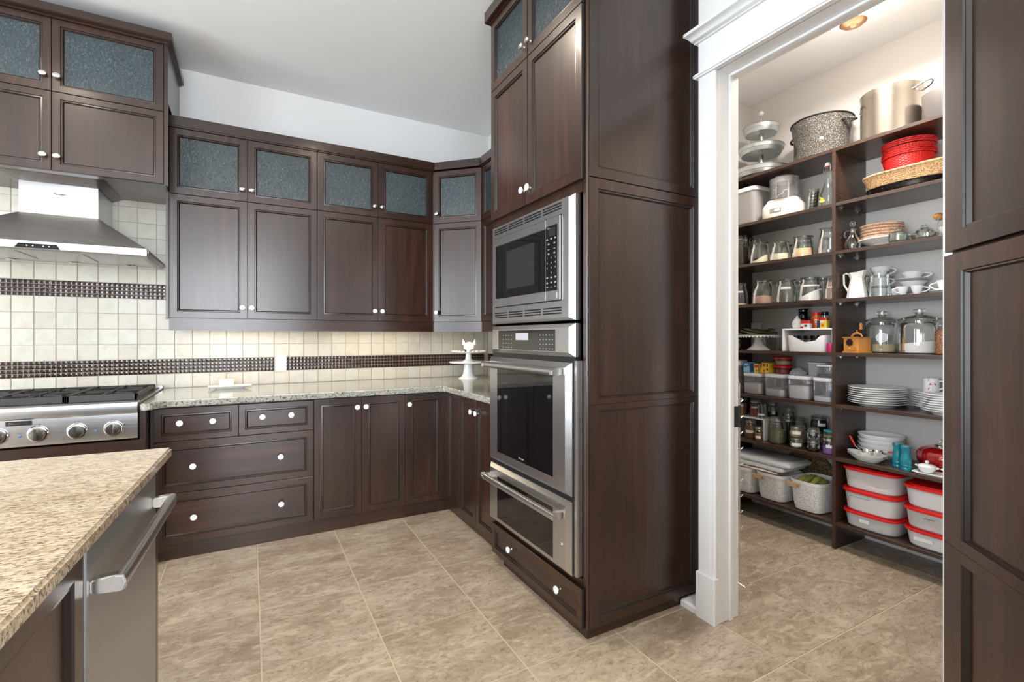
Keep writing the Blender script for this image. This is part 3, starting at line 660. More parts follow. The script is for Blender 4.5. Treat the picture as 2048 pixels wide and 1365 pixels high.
# wall oven
t = thing('wall_oven', 'stainless wall oven with bar handle and black glass door', 'oven', (1.2, 2.05, .59))
frontbox('control_fascia', 1.653, 2.440, 1.186, 1.330, .040, t, ch=.03, chz=.018)
cg = part('control_glass', slab(1.785, 2.337, 1.207, 1.305, 0, .0012), 'ctrl_glass', t)
part('display', slab(2.02, 2.145, 1.256, 1.290, .0012, .0016), 'mark', cg)
mb = MB()
for q in range(9):
    for rr in range(4):
        yc = (1.805 + .026 * q) if q < 5 else (2.19 + .03 * (q - 5))
        mb.box(XF - .0018, XF - .0012, yc - .004, yc + .004, 1.216 + .021 * rr, 1.2185 + .021 * rr)
part('key_print', mb, 'mark', cg)
part('shadow_gap', MB().box(1.2105, 1.24, 1.655, 2.438, 1.160, 1.19), 'black', t)
dr = frontbox('door', 1.672, 2.452, .588, 1.160, .048, t, ch=.026, chz=.02)
part('side_frame', MB().box(1.204, 1.236, 1.638, 1.6535, .26, 1.17), 'steel', t, bevel=.001)
part('side_frame_gap', MB().box(1.214, 1.236, 1.6537, 1.6715, .26, 1.17), 'black', t)
XF = 1.187
part('window', slab(1.792, 2.337, .648, 1.108, 0, .0012), 'black_glass', dr)
part('lettering', text_mb('Thermador', .012, lambda a, b: (XF - .0014, 2.075 - a, .665 + b), .2), 'mark', dr)
def bar_handle(par, z, y0, y1, xo, tilt):
    h = part('handle', MB().loft([(.011, .0165, 0), (.011, .0165, y1 - y0)], 2.6, 22, (xo, y0, z), axis='y'), 'steel', par)
    for y in (y0 + .004, y1 - .03): part('handle_bracket', MB().prism([(XF + .002, z - .012), (XF + .002, z + .016), (xo + .004, z + .017), (xo - .012, z + .006), (xo - .012, z - .012), (xo, z - .018)], y, y + .026, lambda a, b, h_: (a, h_, b)), 'nickel', h, bevel=.002)
bar_handle(dr, 1.122, 1.70, 2.425, 1.137, 0)
# warming drawer
t = thing('warming_drawer', 'stainless warming drawer with bar handle below the wall oven', 'warming drawer', (1.2, 2.05, .255))
frontbox('vent_strip', 1.655, 2.438, .562, .588, .026, t, 'black', .004, .002)
dr = frontbox('drawer_front', 1.672, 2.452, .252, .566, .048, t, ch=.026, chz=.018)
part('window', slab(1.792, 2.337, .287, .512, 0, .0012), 'black_glass', dr)
bar_handle(dr, .505, 1.70, 2.425, 1.137, 0)
part('lock', MB().loft([(.008, 0), (.008, -.003), (.004, -.0035)], 2, 16, (XF, 1.727, .372), axis='x'), 'chrome', dr)
# --- tall paneled cabinet at 45 degrees, right edge of the picture
RP = frame(1.711 + .0141, .603 - .0141, -S2, -S2)
t = thing('tall_cabinet', 'tall dark wood paneled cabinet at the right edge beside the doorway', 'cabinet', (1.5, .3, 0))
part('carcass', MB().prism([(1.7245, .5885), (1.79, .5885), (1.79, -.55), (.63, -.506)], .05, 2.9), 'wood_v', t)
mb = MB(); rings_k(mb, RP, .004, .75, 1.506, 2.88, dprof(.097, .02, .013), (1, 1, .67, 1)); part('door', mb, ['wood_v', 'wood_glaze'], t, sharp=40)
mb = MB(); rings_k(mb, RP, 0, .75, .70, 1.497, dprof(.094, .02, .013), (1, 1, .41, .64)); part('door', mb, ['wood_v', 'wood_glaze'], t, sharp=40)
mb = MB(); rings_k(mb, RP, 0, .75, .06, .70, dprof(.094, .02, .013), (1, 1, .6, .41)); part('door', mb, ['wood_v', 'wood_glaze'], t, sharp=40)
# --- island (turned 2.5 degrees), local coordinates
t = thing('kitchen_island', 'dark wood kitchen island in the left foreground', 'kitchen island', (-.219, 1.898, 0), IR)
IF = lambda u, d, z: (-.042 + d, u, z)
lpart('carcass', MB().box(-1.21, -.062, -2.31, -.712, .09, .881).box(-1.21, -.62, -.712, -.04, .09, .881).box(-.62, -.045, -.09, -.04, .09, .881), 'wood_v', t)
lpart('toe_board', MB().box(-1.15, -.11, -2.25, -.72, 0, .09), 'wood_h', t)
lpart('end_filler', MB().box(-.045, -.03, -.095, -.04, .09, .881), 'wood_v', t)
for a, b in ((-1.28, -.722), (-1.84, -1.28)):
    mb = MB(); rings_k(mb, IF, a + G, b - G, .095, .872, dprof(.058), (1, 1, 1, 1)); dd = lpart('door', mb, ['wood_v', 'wood_glaze'], t, sharp=40)
t = thing('dishwasher', 'stainless dishwasher with thick bar handle in the island', 'dishwasher', (-.219, 1.898, 0), IR)
lpart('tub', MB().box(-.60, -.052, -.705, -.10, .09, .872), 'black', t)
dp = lpart('door', MB().box(-.048, -.024, -.700, -.105, .10, .874), 'steel_dark', t, bevel=.003)
lpart('kick_plate', MB().box(-.10, -.09, -.70, -.105, 0, .09), 'black', t)
hh = lpart('handle', MB().loft([(.012, .017, -.68), (.0125, .018, -.65), (.0125, .018, -.16), (.012, .017, -.125)], 2.4, 22, (.021, 0, .780), axis='y'), 'steel', t)
for y in (-.683, -.15): lpart('handle_bracket', MB().prism([(-.0235, .766), (-.0235, .794), (.012, .798), (.030, .795), (.034, .780), (.030, .763)], y, y + .024, lambda a, b, h: (a, h, b)), 'nickel', hh, bevel=.003)
# ================================================================ THINGS ON THE WORKTOP
t = thing('wall_outlet', 'white double power outlet set in the brown mosaic band', 'outlet', (.2145, 4.098, 1.01))
pl = part('cover_plate', MB().box(.1765, .2525, 4.089, 4.099, 1.011, 1.132), 'white_plastic', t, bevel=.002)
for zc in (1.048, 1.095):
    so = part('socket', MB().loft([(.017, .0165, 0), (.016, .0155, -.003)], 3, 20, (.2145, 4.0892, zc), axis='y'), 'porcelain', pl)
part('slot', MB().box(.2075, .209, 4.0855, 4.0866, 1.048, 1.057).box(.2195, .221, 4.0855, 4.0866, 1.048, 1.057).box(.2075, .209, 4.0855, 4.0866, 1.095, 1.104).box(.2195, .221, 4.0855, 4.0866, 1.095, 1.104).box(.2125, .2165, 4.0855, 4.0866, 1.036, 1.041).box(.2125, .2165, 4.0855, 4.0866, 1.083, 1.088), 'mark_dark', pl)
def ORD(i, n): return 'lowest' if i == 0 else 'topmost' if i == n - 1 else ('', 'second', 'third', 'fourth', 'fifth', 'sixth', 'seventh')[i] + ' from the bottom'
ZB = .9143
single('serving_plate', MB().loft([(.085, .035, 0), (.088, .038, .004), (.128, .066, .018), (.131, .069, .021), (.127, .065, .021), (.09, .04, .009), (.0002, .0002, .009)], 6, 32), 'porcelain', 'white rectangular plate on the worktop near the rangetop', 'plate', (-.115, 3.86, ZB), R(8))
t = thing('ramekin', 'small white square dish standing on the rectangular plate', 'dish', (-.135, 3.86, ZB + .0095), R(8))
lpart('bowl', MB().loft([(.038, .028, 0), (.042, .032, .006), (.045, .035, .056), (.042, .032, .056), (.039, .029, .01), (.0002, .0002, .01)], 5, 28), 'porcelain', t)
single('teaspoon', MB().tube([(-.075, 0, .082), (-.03, 0, .062), (.0, 0, .045), (.02, 0, .02)], [.002, .0025, .003, .008], 8, flat=.5), 'nickel', 'small metal spoon leaning in the white dish', 'spoon', (-.135, 3.86, ZB + .0095), R(8))
CS = (1.665, 3.83)
def stand_mb(rb, h, rs, rp, lip=.012): return MB().loft([(rb, 0), (rb, .004), (rb * .93, .009), (rb * .72, .018), (rs * 1.25, h * .3), (rs, h * .8), (rs * 1.02, h - .008), (rp * .9, h - .005), (rp, h + lip * .4), (rp * 1.005, h + lip), (rp * .97, h + lip), (rp * .9, h + .003), (.0002, h + .003)], 2, 44)
t = thing('cake_stand', 'white footed cake stand on the worktop in the inner corner', 'cake stand', (*CS, ZB)); lpart('pedestal_plate', stand_mb(.085, .135, .038, .167), 'porcelain', t)
t = thing('cake_stand', 'smaller white cake stand with scalloped rim stacked on the larger one', 'cake stand', (*CS, ZB + .1385))
mb = stand_mb(.058, .088, .022, .132, .008); lpart('pedestal_plate', mb, 'porcelain', t)
rim = MB()
for i in range(22): a = 2 * PI * i / 22; rim.ball((math.cos(a) * .136, math.sin(a) * .136, .095), .013, 10, 6, 1, 1, .6)
lpart('scalloped_rim', rim, 'porcelain', t)
t = thing('cat_figurine', 'white ceramic cat figurine with brown paws on the top cake stand', 'figurine', (CS[0] - .0, CS[1] - .01, ZB + .2300), R(-30))
lpart('body', MB().ball((0, 0, .043), .043, 22, 14, 1.08, .8, 1), 'porcelain', t)
for sx in (-1, 1):
    lpart('ear', MB().loft([(.017, .008, .065), (.012, .006, .085), (.0015, .0015, .112)], 2, 12, (0, 0, 0), 0).xf(Matrix.Translation((sx * .026, 0, 0)) @ Matrix.Rotation(R(sx * 14), 4, 'Y')), 'porcelain', t)
    lpart('paw', MB().ball((sx * .03, -.032, .0115), .0115, 12, 8, 1, .8, 1), 'brown_glaze', t)

# ================================================================ PANTRY
XF0, XB0 = 3.08, 3.426; YP0, YP1 = 1.597, 1.617; YL, YR = 2.378, .81
SH = [2.406, 2.076, 1.787, 1.50, 1.178, .867, .55, .16]
su = thing('shelving_unit', 'dark brown built-in pantry shelving with open shelves', 'shelves', (3.25, 1.6, 0))
part('partition', MB().box(XF0, XB0, YP0, YP1, 0, 2.386), 'shelf_wood', su, bevel=.001, seg=1)
part('side_panel', MB().box(XF0, XB0, YL, YL + .02, 0, 2.386), 'shelf_wood', su, bevel=.001, seg=1)
part('side_panel', MB().box(XF0, XB0, YR - .02, YR, 0, 2.386), 'shelf_wood', su, bevel=.001, seg=1)
part('shelf', MB().box(XF0, XB0, YR - .02, YL + .02, 2.386, 2.406), 'shelf_wood', su, bevel=.001, seg=1)
for z in SH[1:]:
    part('shelf', MB().box(XF0, XB0, YP1, YL, z - .02, z), 'shelf_wood', su, bevel=.001, seg=1)
    part('shelf', MB().box(XF0, XB0, YR, YP0, z - .02, z), 'shelf_wood', su, bevel=.001, seg=1)
hol = MB()
for yy in (YP0, YL):
    for xx in (3.14, 3.325):
        z = .05
        while z < 2.36:
            if all(abs(z - q + .01) > .014 for q in SH): hol.loft([(.0024, 0), (.0024, -.0008)], 2, 6, (xx, yy, z), axis='y')
            z += .032
o = part('pin_hole', hol, 'tin', su); o['kind'] = 'stuff'
pm = MB().box(-.006, .006, -.012, 0, -.004, 0).box(-.004, .004, -.004, 0, -.014, 0).mesh('shelf_pin', 'chrome')
for z in SH[1:]:
    for xx in (3.14, 3.325):
        for yy in (YP0, YL): o = link('shelf_pin', pm, su); o.location = (xx - 3.25, yy - 1.6, z - .0205)
E1 = .0004
# ---- pantry ceiling lamp
t = thing('ceiling_lamp', 'flush glass pantry ceiling light with bronze disc, lit', 'ceiling light', (2.76, 1.345, 3.07))
lpart('canopy', MB().loft([(.07, 0), (.07, -.02), (.05, -.03)], 2, 32), 'bronze', t)
lpart('glass_bowl', MB().loft([(.165, -.035), (.16, -.06), (.14, -.10), (.11, -.135), (.07, -.155), (.0002, -.158)], 2, 36, cap=(False, True)), 'lamp_glass', t)
lpart('finial', MB().loft([(.058, -.158), (.062, -.163), (.05, -.170), (.02, -.176), (.012, -.184), (.0002, -.188)], 2, 28), 'bronze', t)
l = bpy.data.lights.new('pantry_light', 'POINT'); l.energy = 5; l.color = (1, .90, .80); l.shadow_soft_size = .12
lo_ = bpy.data.objects.new('pantry_light', l); lo_.location = (2.76, 1.345, 2.84); C.objects.link(lo_)
lo2 = area('pantry_light_down', (2.76, 1.345, 2.875), (0, 0, 0), .26, .26, 30, (1, .91, .82))

# ---- jars
def label_patch(r, z0, z1, ang, wid):
    vs = []; n = 6
    for z in (z0, z1):
        for i in range(n + 1): a = R(ang) + wid * (i / n - .5); vs.append((math.cos(a) * r, math.sin(a) * r, z))
    return MB().add(vs, [(i, i + 1, n + 2 + i, n + 1 + i) for i in range(n)])
def fill_mb(prof, level, tilt=0, ang=0):
    """solid content inside a jar profile up to a level, top tilted"""
    out = []
    for i, (r, z) in enumerate(prof):
        if z >= level: 
            (r0, z0) = prof[i - 1]; f = (level - z0) / max(1e-6, z - z0); out.append((r0 + (r - r0) * f, level)); break
        out.append((r, z))
    rr = [(max(.0002, r - .0022), max(z, .002)) for r, z in out]
    rr.append((.0002, level)); ca, sa = math.cos(R(ang)), math.sin(R(ang)); n = len(rr)
    return MB().loft(rr, 2, 22, squash=lambda x, y, j: max((x * ca + y * sa) * tilt, .004 - level) if j >= n - 2 else 0)
def jar(x, y, z, r, h, kind='tulip', rn=None, fill=None, level=.4, tilt=0, tang=180, lab=None, label='', group=None, lidmat=None, sc=1, name='jar', gmat='glass', sq=2.0):
    t = thing(name, label, 'jar', (x, y, z + E1), 0, group)
    if kind == 'tulip':
        rn = rn or r * .74
        P = [(r * .9, 0), (r * .98, .006), (r, h * .12), (r * .985, h * .35), (r * .9, h * .58), (rn * 1.06, h * .78), (rn, h * .84), (rn, h * .91), (rn * 1.06, h * .925)]
        lpart('body', MB().loft(P, 2, 30, cap=(True, False)), gmat, t)
        lpart('lid', MB().loft([(rn * 1.06, h * .93), (rn * 1.12, h * .945), (rn * 1.12, h * .985), (rn * .95, h), (.0002, h * .992)], 2, 30), 'glass_green', t)
        lpart('gasket', MB().loft([(rn * 1.07, h * .922), (rn * 1.1, h * .936), (rn * 1.07, h * .938)], 2, 26, cap=(False, False)), lidmat or 'tin', t)
    elif kind == 'clamp':
        rn = rn or r * .86
        P = [(r * .92, 0), (r, .008), (r, h * .62), (r * .97, h * .70), (rn, h * .76), (rn, h * .84)]
        if sc != 1: P = [(r * .7, 0), (r * .86, h * .08), (r, h * .3), (r * .98, h * .5), (rn, h * .66), (rn, h * .76)]
        lpart('body', MB().loft(P, sq, 30, cap=(True, False)), gmat, t)
        q = h * (.845 if sc == 1 else .765)
        lpart('gasket', MB().loft([(rn * 1.03, q), (rn * 1.05, q + .003), (rn * 1.03, q + .005)], sq, 24, cap=(False, False)), 'tin', t)
        lpart('lid', MB().loft([(rn * 1.05, q + .006), (rn * 1.06, h * .94), (rn * .9, h), (.0002, h * .985)], sq, 30, cap=(False, True)), gmat, t)
        ws = MB().tube([(math.cos(a) * (rn * 1.09), math.sin(a) * (rn * 1.09), h * .93 - .003) for a in [2 * PI * i / 20 for i in range(20)]], .0013, 6, closed=True)
        ws.tube([(math.cos(a) * (rn * 1.02), math.sin(a) * (rn * 1.02), q - .012) for a in [2 * PI * i / 20 for i in range(20)]], .0013, 6, closed=True)
        ws.tube([(0, -rn * 1.08, h * .93), (.0, -rn * 1.22, q), (0, -rn * 1.14, q - .035), (0, -rn * 1.05, q - .012)], .0014, 6).tube([(0, rn * 1.08, h * .93), (0, rn * 1.1, q - .012)], .0014, 6)
        lpart('wire_clamp', ws, 'chrome', t)
    else:
        rn = rn or r * .85
        P = [(r * .92, 0), (r, .006), (r, h * .66), (r * .92, h * .74), (rn, h * .79), (rn, h * .84)]
        lpart('body', MB().loft(P, sq, 28, cap=(True, False)), gmat, t)
        lpart('lid', MB().loft([(rn * 1.06, h * .82), (rn * 1.08, h * .83), (rn * 1.08, h * .98), (rn, h), (.0002, h)], sq, 28), lidmat or 'nickel', t)
    if fill: lpart('contents', fill_mb(P, h * level, tilt, tang), fill, t)
    if lab:
        z0, z1, ang, wid = lab; lpart('label', label_patch(r * 1.012, h * z0, h * z1, ang, wid), 'label_white', t)
    return t
J3 = 'glass jars on the third pantry shelf'; J4 = 'glass jars on the fourth pantry shelf'
z = 1.787
jar(3.16, 2.285, z, .040, .225, 'clamp', fill='coffee', level=.6, sq=5, label='tall square clamp jar of dark goods at the left end of third shelf', group=J3)
jar(3.31, 2.28, z, .043, .225, 'clamp', fill='dark_goods', level=.3, label='round clamp jar of black goods behind the tall square jar', group=J3)
jar(3.17, 2.143, z, .069, .150, fill='pale_grain', level=.22, tilt=.55, tang=-60, label='tulip jar with a sloping heap of pale grain, third shelf', group=J3)
jar(3.17, 1.993, z, .063, .132, rn=.046, fill='pale_grain', level=.35, label='tulip jar a third full of pale powder, third shelf', group=J3)
jar(3.345, 2.055, z, .055, .135, fill='beige_grain', level=.5, label='jar of beige grain behind the two pale-filled tulip jars', group=J3)
jar(3.33, 1.93, z, .050, .133, fill='flour', level=.4, lab=(.45, .58, 200, 1.0), label='labelled jar with white powder behind, third shelf', group=J3)
jar(3.185, 1.848, z, .065, .142, rn=.052, fill='sugar_tan', level=.42, label='tulip jar nearly half full of tan sugar, third shelf', group=J3)
jar(3.35, 1.80, z, .045, .142, fill='flour', level=.45, label='small jar with white goods behind the tan sugar jar', group=J3)
jar(3.17, 1.680, z, .059, .165, rn=.045, fill=None, label='tallest empty tulip jar against the partition, third shelf', group=J3)
z = 1.50
jar(3.16, 2.292, z, .056, .168, rn=.038, fill='oats', level=.1, lab=(.55, .62, 215, .7), label='tulip jar with a little pale goods at the left end, fourth shelf', group=J4)
jar(3.33, 2.28, z, .040, .165, fill='dark_goods', level=.5, label='dark-filled jar behind the leftmost tulip jars, fourth shelf', group=J4)
jar(3.18, 2.121, z, .077, .172, rn=.051, fill='cocoa', level=.30, tilt=.1, label='widest tulip jar, one third full of pinkish brown powder', group=J4)
jar(3.345, 2.13, z, .05, .170, fill='oats', level=.4, label='jar with beige goods behind the brown powder jar', group=J4)
jar(3.18, 1.955, z, .066, .160, rn=.050, fill=None, lab=(.56, .65, 205, .9), label='empty tulip jar with a small white label, fourth shelf', group=J4)
jar(3.345, 1.965, z, .046, .155, fill='flour', level=.3, lab=(.5, .56, 200, 1), label='labelled jar behind the empty tulip jar, fourth shelf', group=J4)
jar(3.18, 1.80, z, .069, .156, rn=.052, fill='flour', level=.32, tilt=.5, tang=-70, lab=(.60, .66, 215, 1.4), label='labelled tulip jar with a steep heap of white flour', group=J4)
jar(3.345, 1.81, z, .05, .16, fill=None, label='empty jar behind the heaped flour jar, fourth shelf', group=J4)
jar(3.20, 1.672, z, .048, .152, fill='cocoa', level=.75, lab=(.5, .56, 190, .8), label='jar full of pink beige powder against the partition, fourth shelf', group=J4)
# ---- top shelf
z = SH[0]
t = thing('tiered_tray', 'galvanized three-tier serving stand with round finial on top shelf', 'tiered tray', (3.245, 2.185, z + E1))
for r, zz, h in ((.176, .012, .055), (.150, .178, .05), (.120, .325, .05)):
    tr_ = lpart('tray', MB().loft([(r * .86, zz), (r * .87, zz + .002), (r * .93, zz + h * .5), (r * .955, zz + h * .52), (r * .96, zz + h * .6), (r, zz + h), (r * .99, zz + h), (r * .95, zz + h * .62), (r * .85, zz + .004), (.0002, zz + .004)], 2, 48), 'galvanized', t)
    lpart('rim', MB().tube([(r * math.cos(2 * PI * i / 40), r * math.sin(2 * PI * i / 40), zz + h) for i in range(40)], .0025, 6, closed=True), 'tin', tr_)
lpart('post', MB().loft([(.015, .015), (.013, .03), (.017, .09), (.016, .19), (.012, .20), (.017, .24), (.015, .33), (.006, .34), (.005, .46)], 2, 18), 'tin', t)
lpart('finial', MB().ball((0, 0, .478), .019, 18, 12), 'cream_china', t)
lpart('foot', MB().loft([(.06, 0), (.05, .013)], 2, 24), 'tin', t)
def loop(r, w, h, zz, ang, rad=.005, drop=0, out=.03):
    """pot handle standing off the side"""
    pts = []
    for i in range(13):
        a = PI * i / 12; s_ = math.cos(a) * w; o_ = r - .004 + math.sin(a) ** .6 * out
        pts.append((o_, s_, zz + drop * math.sin(a)))
    return MB().tube(pts, rad, 10).xf(Matrix.Rotation(R(ang), 4, 'Z'))
t = thing('canning_pot', 'large grey speckled enamel pot on the top pantry shelf', 'pot', (3.262, 1.775, z + E1))
r = .158
lpart('body', MB().loft([(r * .9, 0), (r * .99, .012), (r, .05), (r * .995, .11), (r * 1.005, .165), (r * 1.035, .178), (r * 1.045, .188), (r * 1.06, .20), (r * 1.09, .245), (r * 1.1, .252), (r * 1.08, .252), (r * 1.03, .2), (r * .97, .16), (r * .96, .01), (.0002, .01)], 2, 56), 'speckle_grey', t)
lpart('rim', MB().tube([(r * 1.105 * math.cos(2 * PI * i / 48), r * 1.105 * math.sin(2 * PI * i / 48), .252) for i in range(48)], .0045, 8, closed=True), 'black', t)
for a in (90 - 10, 270 - 10): lpart('handle', loop(r * 1.02, .040, 0, .212, a, .0085, -.016, .058), 'speckle_grey', t)
lpart('emblem', label_patch(r * 1.004, .098, .113, 208, .13), 'light_blue_print', t)
t = thing('stock_pot', 'tall stainless stock pot with loop handles on the top pantry shelf', 'pot', (3.262, 1.39, z + E1))
r = .146
lpart('body', MB().loft([(r * .96, 0), (r, .008), (r, .235), (r * 1.003, .237), (r * 1.003, .268), (r * 1.02, .273), (r * 1.02, .276), (r * .99, .276), (r * .975, .26), (r * .97, .01), (.0002, .01)], 2, 60), 'steel_pot', t)
for a in (66, 270 - 12):
    hd = lpart('handle', loop(r, .036, 0, .232, a, .0046, .020, .068), 'chrome', t)
    lpart('rivet', MB().ball((r + .002, -.036, .232), .006, 10, 6).ball((r + .002, .036, .232), .006, 10, 6).xf(Matrix.Rotation(R(a), 4, 'Z')), 'chrome', hd)
t = thing('roasting_pan', 'dull grey oval roasting pan at the right end of top shelf', 'pan', (3.255, 1.025, z + E1))
lpart('body', MB().loft([(.12, .165, 0), (.135, .185, .015), (.15, .197, .10), (.152, .20, .15), (.148, .196, .15), (.135, .185, .02), (.0002, .0002, .012)], 3, 48), 'grey_pan', t)
# ---- second shelf, left
z = SH[1]
t = thing('storage_tub', 'grey translucent tub with white lid, tan goods in the bottom', 'tub', (3.245, 2.235, z + E1))
lpart('body', MB().loft([(.125, .088, 0), (.132, .095, .01), (.14, .102, .235)], 5, 36, cap=(True, False)), 'smoke_tub', t)
lpart('lid', MB().loft([(.147, .109, .232), (.148, .110, .248), (.14, .102, .262), (.0002, .0002, .264)], 5, 36), 'white_plastic', t)
lpart('contents', MB().loft([(.124, .087, .002), (.1325, .0955, .055), (.0002, .0002, .057)], 5, 36), 'oats', t)
t = thing('food_chopper', 'cream white food processor with clear bowl on the second shelf', 'food processor', (3.20, 1.985, z + E1), R(12))
lpart('base', MB().loft([(.085, .120, 0), (.088, .123, .006), (.088, .123, .075), (.082, .112, .098), (.07, .098, .112), (.07, .098, .118), (.068, .094, .126), (.0002, .0002, .126)], 5, 44), 'beige_plastic', t)
pp = lpart('button_plate', MB().box(-.0905, -.087, -.012, .060, .035, .064), 'tin', t, bevel=.001)
lpart('button', MB().box(-.0925, -.0900, -.004, .030, .042, .058), 'beige_plastic', pp)
lpart('bowl', MB().loft([(.086, .127), (.088, .14), (.090, .255), (.090, .262)], 2, 36, cap=(True, False)), 'clear_plastic', t)
lpart('lid', MB().loft([(.091, .262), (.091, .270), (.06, .272), (.058, .288), (.0002, .289)], 2, 36, cap=(False, True)), 'clear_plastic', t)
lpart('feed_collar', MB().loft([(.056, .245), (.056, .280), (.05, .283), (.0002, .283)], 2, 32), 'beige_plastic', t)
gd = MB()
for a in (150, 215): gd.box(.053, .058, -.005, .005, .13, .25).xf(Matrix.Rotation(0, 4, 'Z'))
gd = MB(); 
for a in (140, 225): ca_, sa_ = math.cos(R(a)) * .056, math.sin(R(a)) * .056; gd.box(ca_ - .003, ca_ + .003, sa_ - .003, sa_ + .003, .13, .25)
gd.tube([(math.cos(R(a)) * .056, math.sin(R(a)) * .056, .14 + (.045 if a > 190 else .0 if a < 160 else .02)) for a in range(140, 226, 12)], .0035, 6)
lpart('guard', gd, 'beige_plastic', t)
for i in range(7):
    single('glass_bowl', MB().loft([(.02, 0), (.026, .003), (.033, .03), (.031, .03), (.024, .005), (.0002, .005)], 2, 22), 'glass', 'small clear glass bowl on the second shelf, %s of its stack' % ORD(i, 7), 'bowl', (3.2 + .001 * i, 1.80 - .0012 * i, z + E1 + .0195 * i), 0, 'stacked small glass bowls on the second shelf')
t = thing('swing_top_bottle', 'clear swing-top glass bottle against the partition, second shelf', 'bottle', (3.145, 1.675, z + E1))
BP = [(.040, 0), (.046, .006), (.046, .045), (.040, .085), (.024, .13), (.015, .165), (.013, .235), (.016, .238), (.016, .248), (.012, .25)]
lpart('body', MB().loft(BP, 2, 26, cap=(True, True)), 'glass', t); lpart('stopper', MB().loft([(.0135, .251), (.015, .255), (.014, .272), (.008, .277), (.0002, .278)], 2, 18), 'porcelain', t)
lpart('gasket', MB().loft([(.0145, .249), (.0145, .2525)], 2, 16), 'red_plastic', t)
lpart('wire_bail', MB().tube([(0, .014, .268), (-.004, .022, .25), (-.006, .021, .22), (0, .015, .20), (0, .013, .225)], .0013, 6).tube([(0, -.014, .268), (-.004, -.018, .25), (0, -.015, .225)], .0013, 6), 'chrome', t)
lpart('painted_leaves', MB().add([(-.0465, .01 + a, .03 + b) for a, b in ((-.02, 0), (-.004, .02), (.016, .034), (.004, .012), (.02, .004), (0, -.004))], [(0, 1, 2, 3, 4, 5)]), 'yellow_print', t)
# ---- fifth shelf, left
z = SH[4]
t = thing('cake_stand', 'white pedestal cake stand with beaded rim on the pantry shelf', 'cake stand', (3.215, 2.185, z + E1))
lpart('pedestal_plate', MB().loft([(.075, 0), (.077, .004), (.066, .012), (.044, .03), (.031, .055), (.026, .085), (.028, .092), (.125, .094), (.139, .100), (.141, .108), (.137, .108), (.12, .1), (.0002, .1)], 2, 44), 'porcelain', t)
rim = MB()
for i in range(36): a = 2 * PI * i / 36; rim.ball((math.cos(a) * .135, math.sin(a) * .135, .094), .0055, 8, 5)
lpart('beaded_rim', rim, 'porcelain', t)
for i in range(4):
    single('leaf_plate', MB().loft([(.05, .06, 0), (.06, .072, .002), (.125 - .008 * i, .128 - .008 * i, .012), (.12 - .008 * i, .123 - .008 * i, .013), (.055, .065, .004), (.0002, .0002, .004)], 2, 30, squash=lambda x, y, j: .004 * math.sin(6 * math.atan2(y, x)) if 2 <= j <= 3 else 0), 'leaf_green', 'olive green leaf-shaped plate on the beaded cake stand, %s' % ORD(i, 4), 'plate', (3.215, 2.185 + (.006 * (-1) ** i), z + .1015 + .0125 * i), .4 * i, 'olive leaf plates on the cake stand')
def glass_mug(x, y, z, r, h, label, ang=200):
    t = thing('glass_mug', label, 'mug', (x, y, z + E1), 0, 'glass mugs behind the cake stand')
    lpart('body', MB().loft([(r * .6, 0), (r * .92, .012), (r, h * .4), (r * .9, h * .75), (r * .94, h)], 2, 24, cap=(True, False)), 'glass', t)
    lpart('handle', loop(r * .95, .02, 0, h * .5, ang, .003, 0, .02).xf(Matrix.Identity(4)), 'glass', t)
glass_mug(3.14, 2.325, z, .040, .08, 'clear glass mug left of the beaded cake stand', 250)
glass_mug(3.37, 2.24, z, .038, .085, 'clear glass mug right behind the beaded cake stand foot', 180)
glass_mug(3.33, 2.09, z, .038, .085, 'clear glass mug between cake stand foot and white rack', 120)
glass_mug(3.24, 2.004, z, .034, .10, 'tall clear glass mug touching the white rack', 150)
single('card', MB().box(-.0015, .0015, -.037, .037, 0, .20).xf(Matrix.Rotation(R(0), 4, 'Z')), 'label_white', 'pale card standing upright behind the leaf plates', 'card', (3.405, 2.335, z + E1), R(3))
# white rack and what is on it
t = thing('shelf_rack', 'white metal shelf rack bridging the spice bin, fifth shelf', 'rack', (3.22, 1.79, z + E1))
RKy0, RKy1 = -.165, .155
lpart('rack_top', MB().box(-.11, .11, RKy0, RKy1, .138, .148), 'white_plastic', t, bevel=.002)
lpart('leg', MB().box(-.11, .11, RKy1 - .014, RKy1, 0, .138), 'white_plastic', t, bevel=.002); lpart('leg', MB().box(-.11, .11, RKy0, RKy0 + .01, 0, .138), 'white_plastic', t, bevel=.002)
t = thing('spice_bin', 'white plastic bin with dipped front full of spice jars', 'bin', (3.19, 1.792, z + E1))
def bin_mb():
    outer = []; inner = []; n = 48
    vs = []; fs = []
    for k_, (s_, zz) in enumerate(((.92, 0), (.96, .012), (1, None), (.965, None), (.93, .006))):
        for i in range(n):
            a = 2 * PI * i / n; ct, st = math.cos(a), math.sin(a)
            x = math.copysign(abs(ct) ** (2 / 7), ct) * .09 * s_; y = math.copysign(abs(st) ** (2 / 7), st) * .122 * s_
            top = .105 - (.045 * (1 / (1 + math.exp((abs(y + .01) - .068) / .008))) if x < -.05 else 0)
            vs.append((x, y, top if zz is None else zz))
    for k_ in range(4):
        for i in range(n): fs.append((k_ * n + i, k_ * n + (i + 1) % n, (k_ + 1) * n + (i + 1) % n, (k_ + 1) * n + i))
    fs += [tuple(range(n)), tuple(4 * n + i for i in range(n))]
    return MB().add(vs, fs)
lpart('body', bin_mb(), 'white_plastic', t)
k_ = 0
